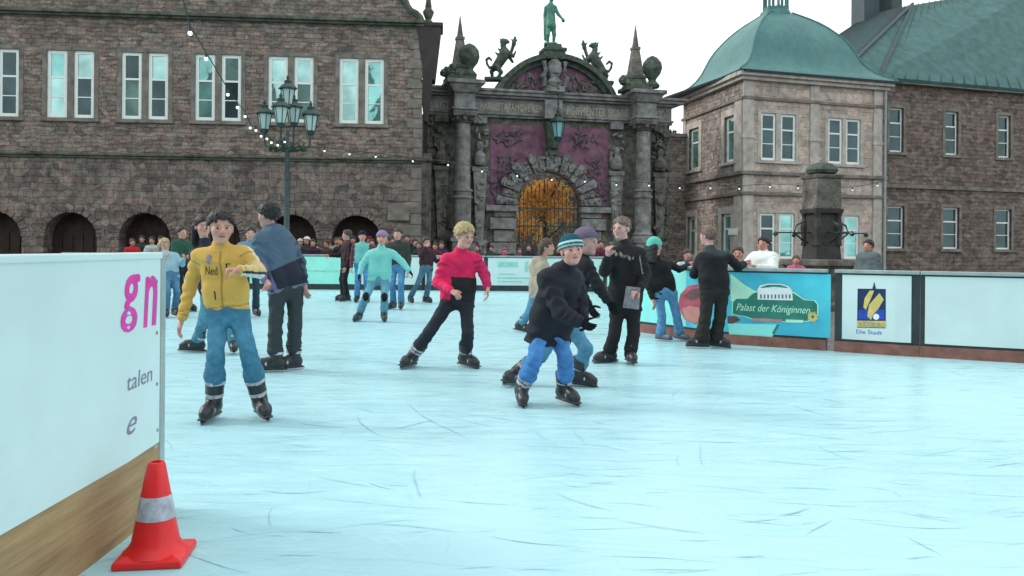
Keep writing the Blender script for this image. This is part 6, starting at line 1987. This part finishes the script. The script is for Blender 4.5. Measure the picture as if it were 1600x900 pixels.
# onlookers behind the right-hand barrier
OG = 'onlookers behind the right barrier'
far('child in a white and blue vest behind the barrier, between the leaning pair', 1073, 15.2, 1.36, 10, (.50, .58, .62), (.05, .07, .12), hc=(.05, .035, .03), feet='shoe', z0=-.12, foot_h=.08, grp=OG, jk=dict(collar=(.05, .10, .22)), arms=('fwd', 'fwd'))
far('woman in a pinkish beige top leaning over the barrier beside the white coat', 1152, 12.9, 1.42, -20, (.50, .33, .27), (.05, .07, .12), hc=(.06, .035, .03), feet='shoe', z0=-.12, foot_h=.08, grp=OG, lean=14, arms=('rest', 'rest'))
far('black-haired woman in a white coat behind the turquoise banner', 1189, 13.2, 1.58, -48, (.74, .78, .78), (.03, .03, .04), hc=(.012, .010, .012), feet='shoe', z0=-.12, foot_h=.08, grp=OG, lean=8, arms=('rest', 'rest'), jk=dict(puff=.03))
far('child in a pink jacket next to the fountain basin', 1244, 17.0, 1.26, -15, (.55, .10, .24), (.05, .06, .10), hc=(.10, .06, .04), feet='shoe', z0=-.12, foot_h=.08, grp=OG)
far('man in a slate grey jacket right of the fountain', 1354, 16.4, 1.58, -60, (.10, .135, .15), (.03, .03, .04), hc=(.015, .012, .012), feet='shoe', z0=-.12, foot_h=.08, grp=OG, lean=6, jk=dict(puff=.03))
far('passer-by in a maroon coat behind the boy in black', 938, 26.2, 1.62, 10, (.12, .03, .05), (.03, .03, .04), feet='shoe', z0=-.12, foot_h=.08, grp='onlookers behind the far barrier')
# onlookers behind the far barrier
FG = 'onlookers behind the far barrier'
RD = (.55, .02, .03)
for (lab, x, Z, H, yaw, jc, hc, hatc) in (
        ('onlooker in a bright red jacket above the tall white barrier', 207, 26.0, 1.55, 30, RD, (.05, .03, .02), None),
        ('onlooker in a pale coat just right of the bright red jacket', 238, 26.8, 1.62, 0, (.45, .50, .48), (.04, .03, .02), None),
        ('onlooker in white hat and dark coat right of the lamp post', 480, 26.4, 1.66, -20, (.02, .035, .035), (.03, .02, .02), (.62, .64, .60)),
        ('onlooker in pale blue scarf at the lamp post', 469, 27.0, 1.60, 20, (.24, .33, .42), (.09, .06, .05), (.50, .48, .45)),
        ('short onlooker in brown between the two right-hand arches', 497, 27.2, 1.42, 0, (.05, .03, .03), (.02, .015, .012), None),
        ('onlooker in a light grey coat at the left side of the widest arch', 526, 27.6, 1.66, 15, (.28, .27, .25), (.06, .045, .04), None),
        ('onlooker in plum under the middle of the widest arch', 552, 28.4, 1.72, -5, (.06, .035, .07), (.03, .02, .03), (.05, .045, .075)),
        ('onlooker with a dark red hat at the right side of the widest arch', 577, 27.8, 1.70, 0, (.20, .08, .08), (.04, .02, .02), (.16, .02, .03)),
        ('onlooker in black left of the gateway column', 648, 27.2, 1.62, 20, (.02, .02, .025), (.03, .02, .02), None),
        ('onlooker in magenta left of the arched gate', 788, 26.2, 1.36, 10, (.50, .04, .17), (.28, .05, .10), (.46, .06, .18)),
        ('pale-faced onlooker in black before the arched gate', 826, 26.6, 1.48, 0, (.02, .02, .03), (.03, .02, .02), None),
        ('onlooker in a violet coat beside the pale-faced one', 812, 28.2, 1.36, 0, (.14, .08, .17), (.09, .06, .05), None),
        ('onlooker in dark green between red jacket and magenta', 768, 29.0, 1.44, -10, (.03, .06, .05), (.03, .02, .02), None),
        ('onlooker in a navy anorak left of the lamp post', 432, 27.4, 1.62, 10, (.02, .03, .06), (.03, .02, .02), None),
        ('onlooker in dark brown peering over the barrier left of the widest arch', 511, 26.2, 1.56, -30, (.07, .045, .035), (.05, .03, .02), None),
        ('onlooker in black with a pink scarf under the widest arch', 541, 26.6, 1.60, 25, (.016, .016, .02), (.06, .04, .03), None),
        ('onlooker in a dull green hat at the right of the widest arch', 592, 28.6, 1.74, 10, (.03, .04, .035), (.05, .03, .02), (.05, .09, .06)),
        ('bareheaded onlooker in charcoal behind the olive-jacketed man', 606, 26.8, 1.66, -15, (.04, .04, .045), (.02, .015, .012), None),
        ('tall onlooker in black right of the olive-jacketed man', 636, 28.0, 1.78, 0, (.014, .014, .017), (.04, .025, .02), None),
        ('onlooker in dusky red near the gateway flank wall', 664, 28.4, 1.60, 15, (.16, .04, .05), (.03, .02, .02), None),
        ('onlooker in dark blue behind the raised arm of the leaning girl', 690, 26.6, 1.54, 0, (.02, .03, .07), (.06, .04, .03), None),
        ('onlooker in a brown coat behind the fair-haired boy', 746, 27.2, 1.46, -10, (.07, .05, .04), (.03, .02, .015), None),
        ('short onlooker in black below the arched gate', 872, 27.4, 1.40, 5, (.016, .016, .02), (.03, .02, .02), None),
        ('onlooker in bottle green above the stooping girl', 222, 28.6, 1.68, 15, (.02, .05, .035), (.03, .02, .02), None),
        ('onlooker in black right beside the one in bottle green', 252, 27.6, 1.66, -15, (.016, .016, .02), (.03, .02, .02), None),
        ('onlooker in black hat just left of the lamp post, close to the rink', 418, 25.4, 1.60, 20, (.016, .016, .02), (.03, .02, .02), (.014, .014, .018)),
        ('onlooker in dark plum at the barrier right beside the white hat', 489, 25.2, 1.58, 10, (.05, .02, .04), (.04, .025, .02), None),
        ('onlooker in black parka under the left side of the widest arch', 533, 25.3, 1.64, -20, (.014, .014, .018), (.05, .035, .025), None),
        ('onlooker in dark grey between the two turquoise jackets', 581, 25.4, 1.60, 10, (.03, .032, .036), (.03, .02, .02), None),
        ('onlooker in black close behind the olive-jacketed man', 613, 25.2, 1.66, 15, (.014, .014, .018), (.03, .02, .015), None),
        ('onlooker in dark teal at the barrier left of the leaning girl', 655, 25.5, 1.52, -10, (.015, .05, .055), (.05, .035, .025), None),
        ('onlooker in deep red beside the dark teal one', 680, 25.3, 1.50, -5, (.12, .02, .03), (.04, .025, .02), None),
        ('onlooker in grey right of the mauve-hatted skater', 948, 28.0, 1.52, -10, (.14, .14, .15), (.05, .03, .02), None)):
    far(lab, x, Z, H, yaw, jc, (.025, .03, .04), hc=hc, hatc=hatc, feet='shoe', z0=-.12, foot_h=.08, grp=FG, arms=(('down', 'down'), ('fwd', 'down'), ('rest', 'rest'))[x % 3])

# ------------------------------------------------------------------ bronze figure and beasts on the gateway
def place(S, label, name, cat, vox, m, base, grp=None, part='figure'):
    root = empty(name, base); tag(root, label, cat, grp)
    col_mesh(part, [S.surface(vox, None, (.1, .3, .2), None, (.008, 22, 1.3))], V3(base), root, m)
    return root
Zs = (GF.w(ks2, -.25, 0)).y
Wp = lambda x, y, dz=0: V3(W(x, y, Zs + dz))
S = Sdf()
S.box(Wp(860, 70), (.28, .28, .06), None, .02, None, .02)
S.ell(Wp(862, -4), (.13, .14, .17), None, .04); S.cap(Wp(861, 2), Wp(861, 8), .07, .08, .04)
S.cap(Wp(860, 12), Wp(861, 30), .20, .17, .1, None, (np.array([0, 1.0, 0]), .75)); S.cap(Wp(861, 30), Wp(861, 40), .17, .22, .1)
S.cap(Wp(858, 40), Wp(856, 54, -.08), .12, .09, .06); S.cap(Wp(856, 54, -.08), Wp(856, 68), .085, .06, .04); S.ell(Wp(856, 68.5, -.08), (.07, .14, .05), None, .03)
S.cap(Wp(864, 40), Wp(866, 54, .02), .12, .09, .06); S.cap(Wp(866, 54, .02), Wp(865, 68, .08), .085, .06, .04); S.ell(Wp(866, 68.5, .0), (.07, .14, .05), None, .03)
S.cap(Wp(867, 11), Wp(872, 22), .085, .07, .05); S.cap(Wp(872, 22), Wp(879, 30, -.2), .07, .05, .04); S.ell(Wp(880, 32, -.2), (.08, .08, .09), None, .03)
S.cap(Wp(853, 12), Wp(852, 24, .1), .085, .07, .05); S.cap(Wp(852, 24, .1), Wp(853, 38, .0), .07, .06, .04); S.cap(Wp(852, 20, .15), Wp(854, 60, .2), .09, .13, .06)
place(S, 'green bronze figure standing on the pedestal at the top of the gateway', 'statue', 'statue', .032, M['verdigris'], GF.w(ks2, -.25, zp1))
for sg, cx0, dy0, lab in ((1, 785, 0, 'left'), (-1, 931, 6, 'right')):
    s_, z_ = g(cx0, 110 + dy0, 0)
    Zg = GF.w(s_, 0.0, 0).y
    Gq = lambda x, y, dz=0: V3(W(cx0 + sg * (x - 785), y + dy0, Zg + dz))
    S = Sdf()
    S.cap(Gq(776, 104), Gq(789, 84), .20, .24, .12); S.cap(Gq(789, 84), Gq(786, 70), .17, .11, .08); S.ell(Gq(788, 65), (.2, .15, .13), None, .06); S.cap(Gq(789, 65), Gq(795, 66), .09, .05, .04)
    S.cap(Gq(784, 63), Gq(780, 60), .05, .02, .03); S.cap(Gq(786, 62), Gq(784, 57), .04, .015, .02)
    S.cap(Gq(793, 82, -.1), Gq(802, 88, -.15), .09, .07, .05); S.cap(Gq(802, 88, -.15), Gq(806, 80, -.15), .06, .04, .03)
    S.cap(Gq(794, 86, .12), Gq(801, 97, .1), .09, .06, .05)
    S.cap(Gq(798, 84, .1), Gq(803, 68, .1), .07, .08, .05); S.cap(Gq(803, 68, .1), Gq(805, 58, .1), .1, .05, .05); S.cap(Gq(803, 66, .1), Gq(798, 60, .1), .06, .02, .03); S.cap(Gq(804, 66, .1), Gq(809, 62, .1), .05, .02, .03)
    S.cap(Gq(776, 104, -.1), Gq(783, 113, -.2), .13, .09, .06); S.cap(Gq(783, 113, -.2), Gq(778, 121, -.2), .08, .06, .04)
    S.cap(Gq(774, 104, .1), Gq(768, 112, .1), .13, .09, .06); S.cap(Gq(768, 112, .1), Gq(770, 124, .1), .08, .07, .04)
    tl = [(772, 103), (765, 106), (761, 100), (760, 93), (764, 90), (768, 94)]
    for p, q in zip(tl[:-1], tl[1:]): S.cap(Gq(*p), Gq(*q), .055, .05, .03)
    for q in ((788, 76), (783, 80), (779, 86)): S.cap(Gq(*q), Gq(q[0] - 6, q[1] - 5), .07, .02, .04)
    S.box(Gq(775, 124), (.5, .25, .08), None, .05, None, .03)
    place(S, 'rampant stone beast with curled tail on the %s slope of the gateway pediment' % ('castle wing' if sg > 0 else 'domed pavilion'), 'beast_statue', 'statue', .035, M['gate_moss'], GF.w(s_, 0, z_), 'beasts on the pediment')
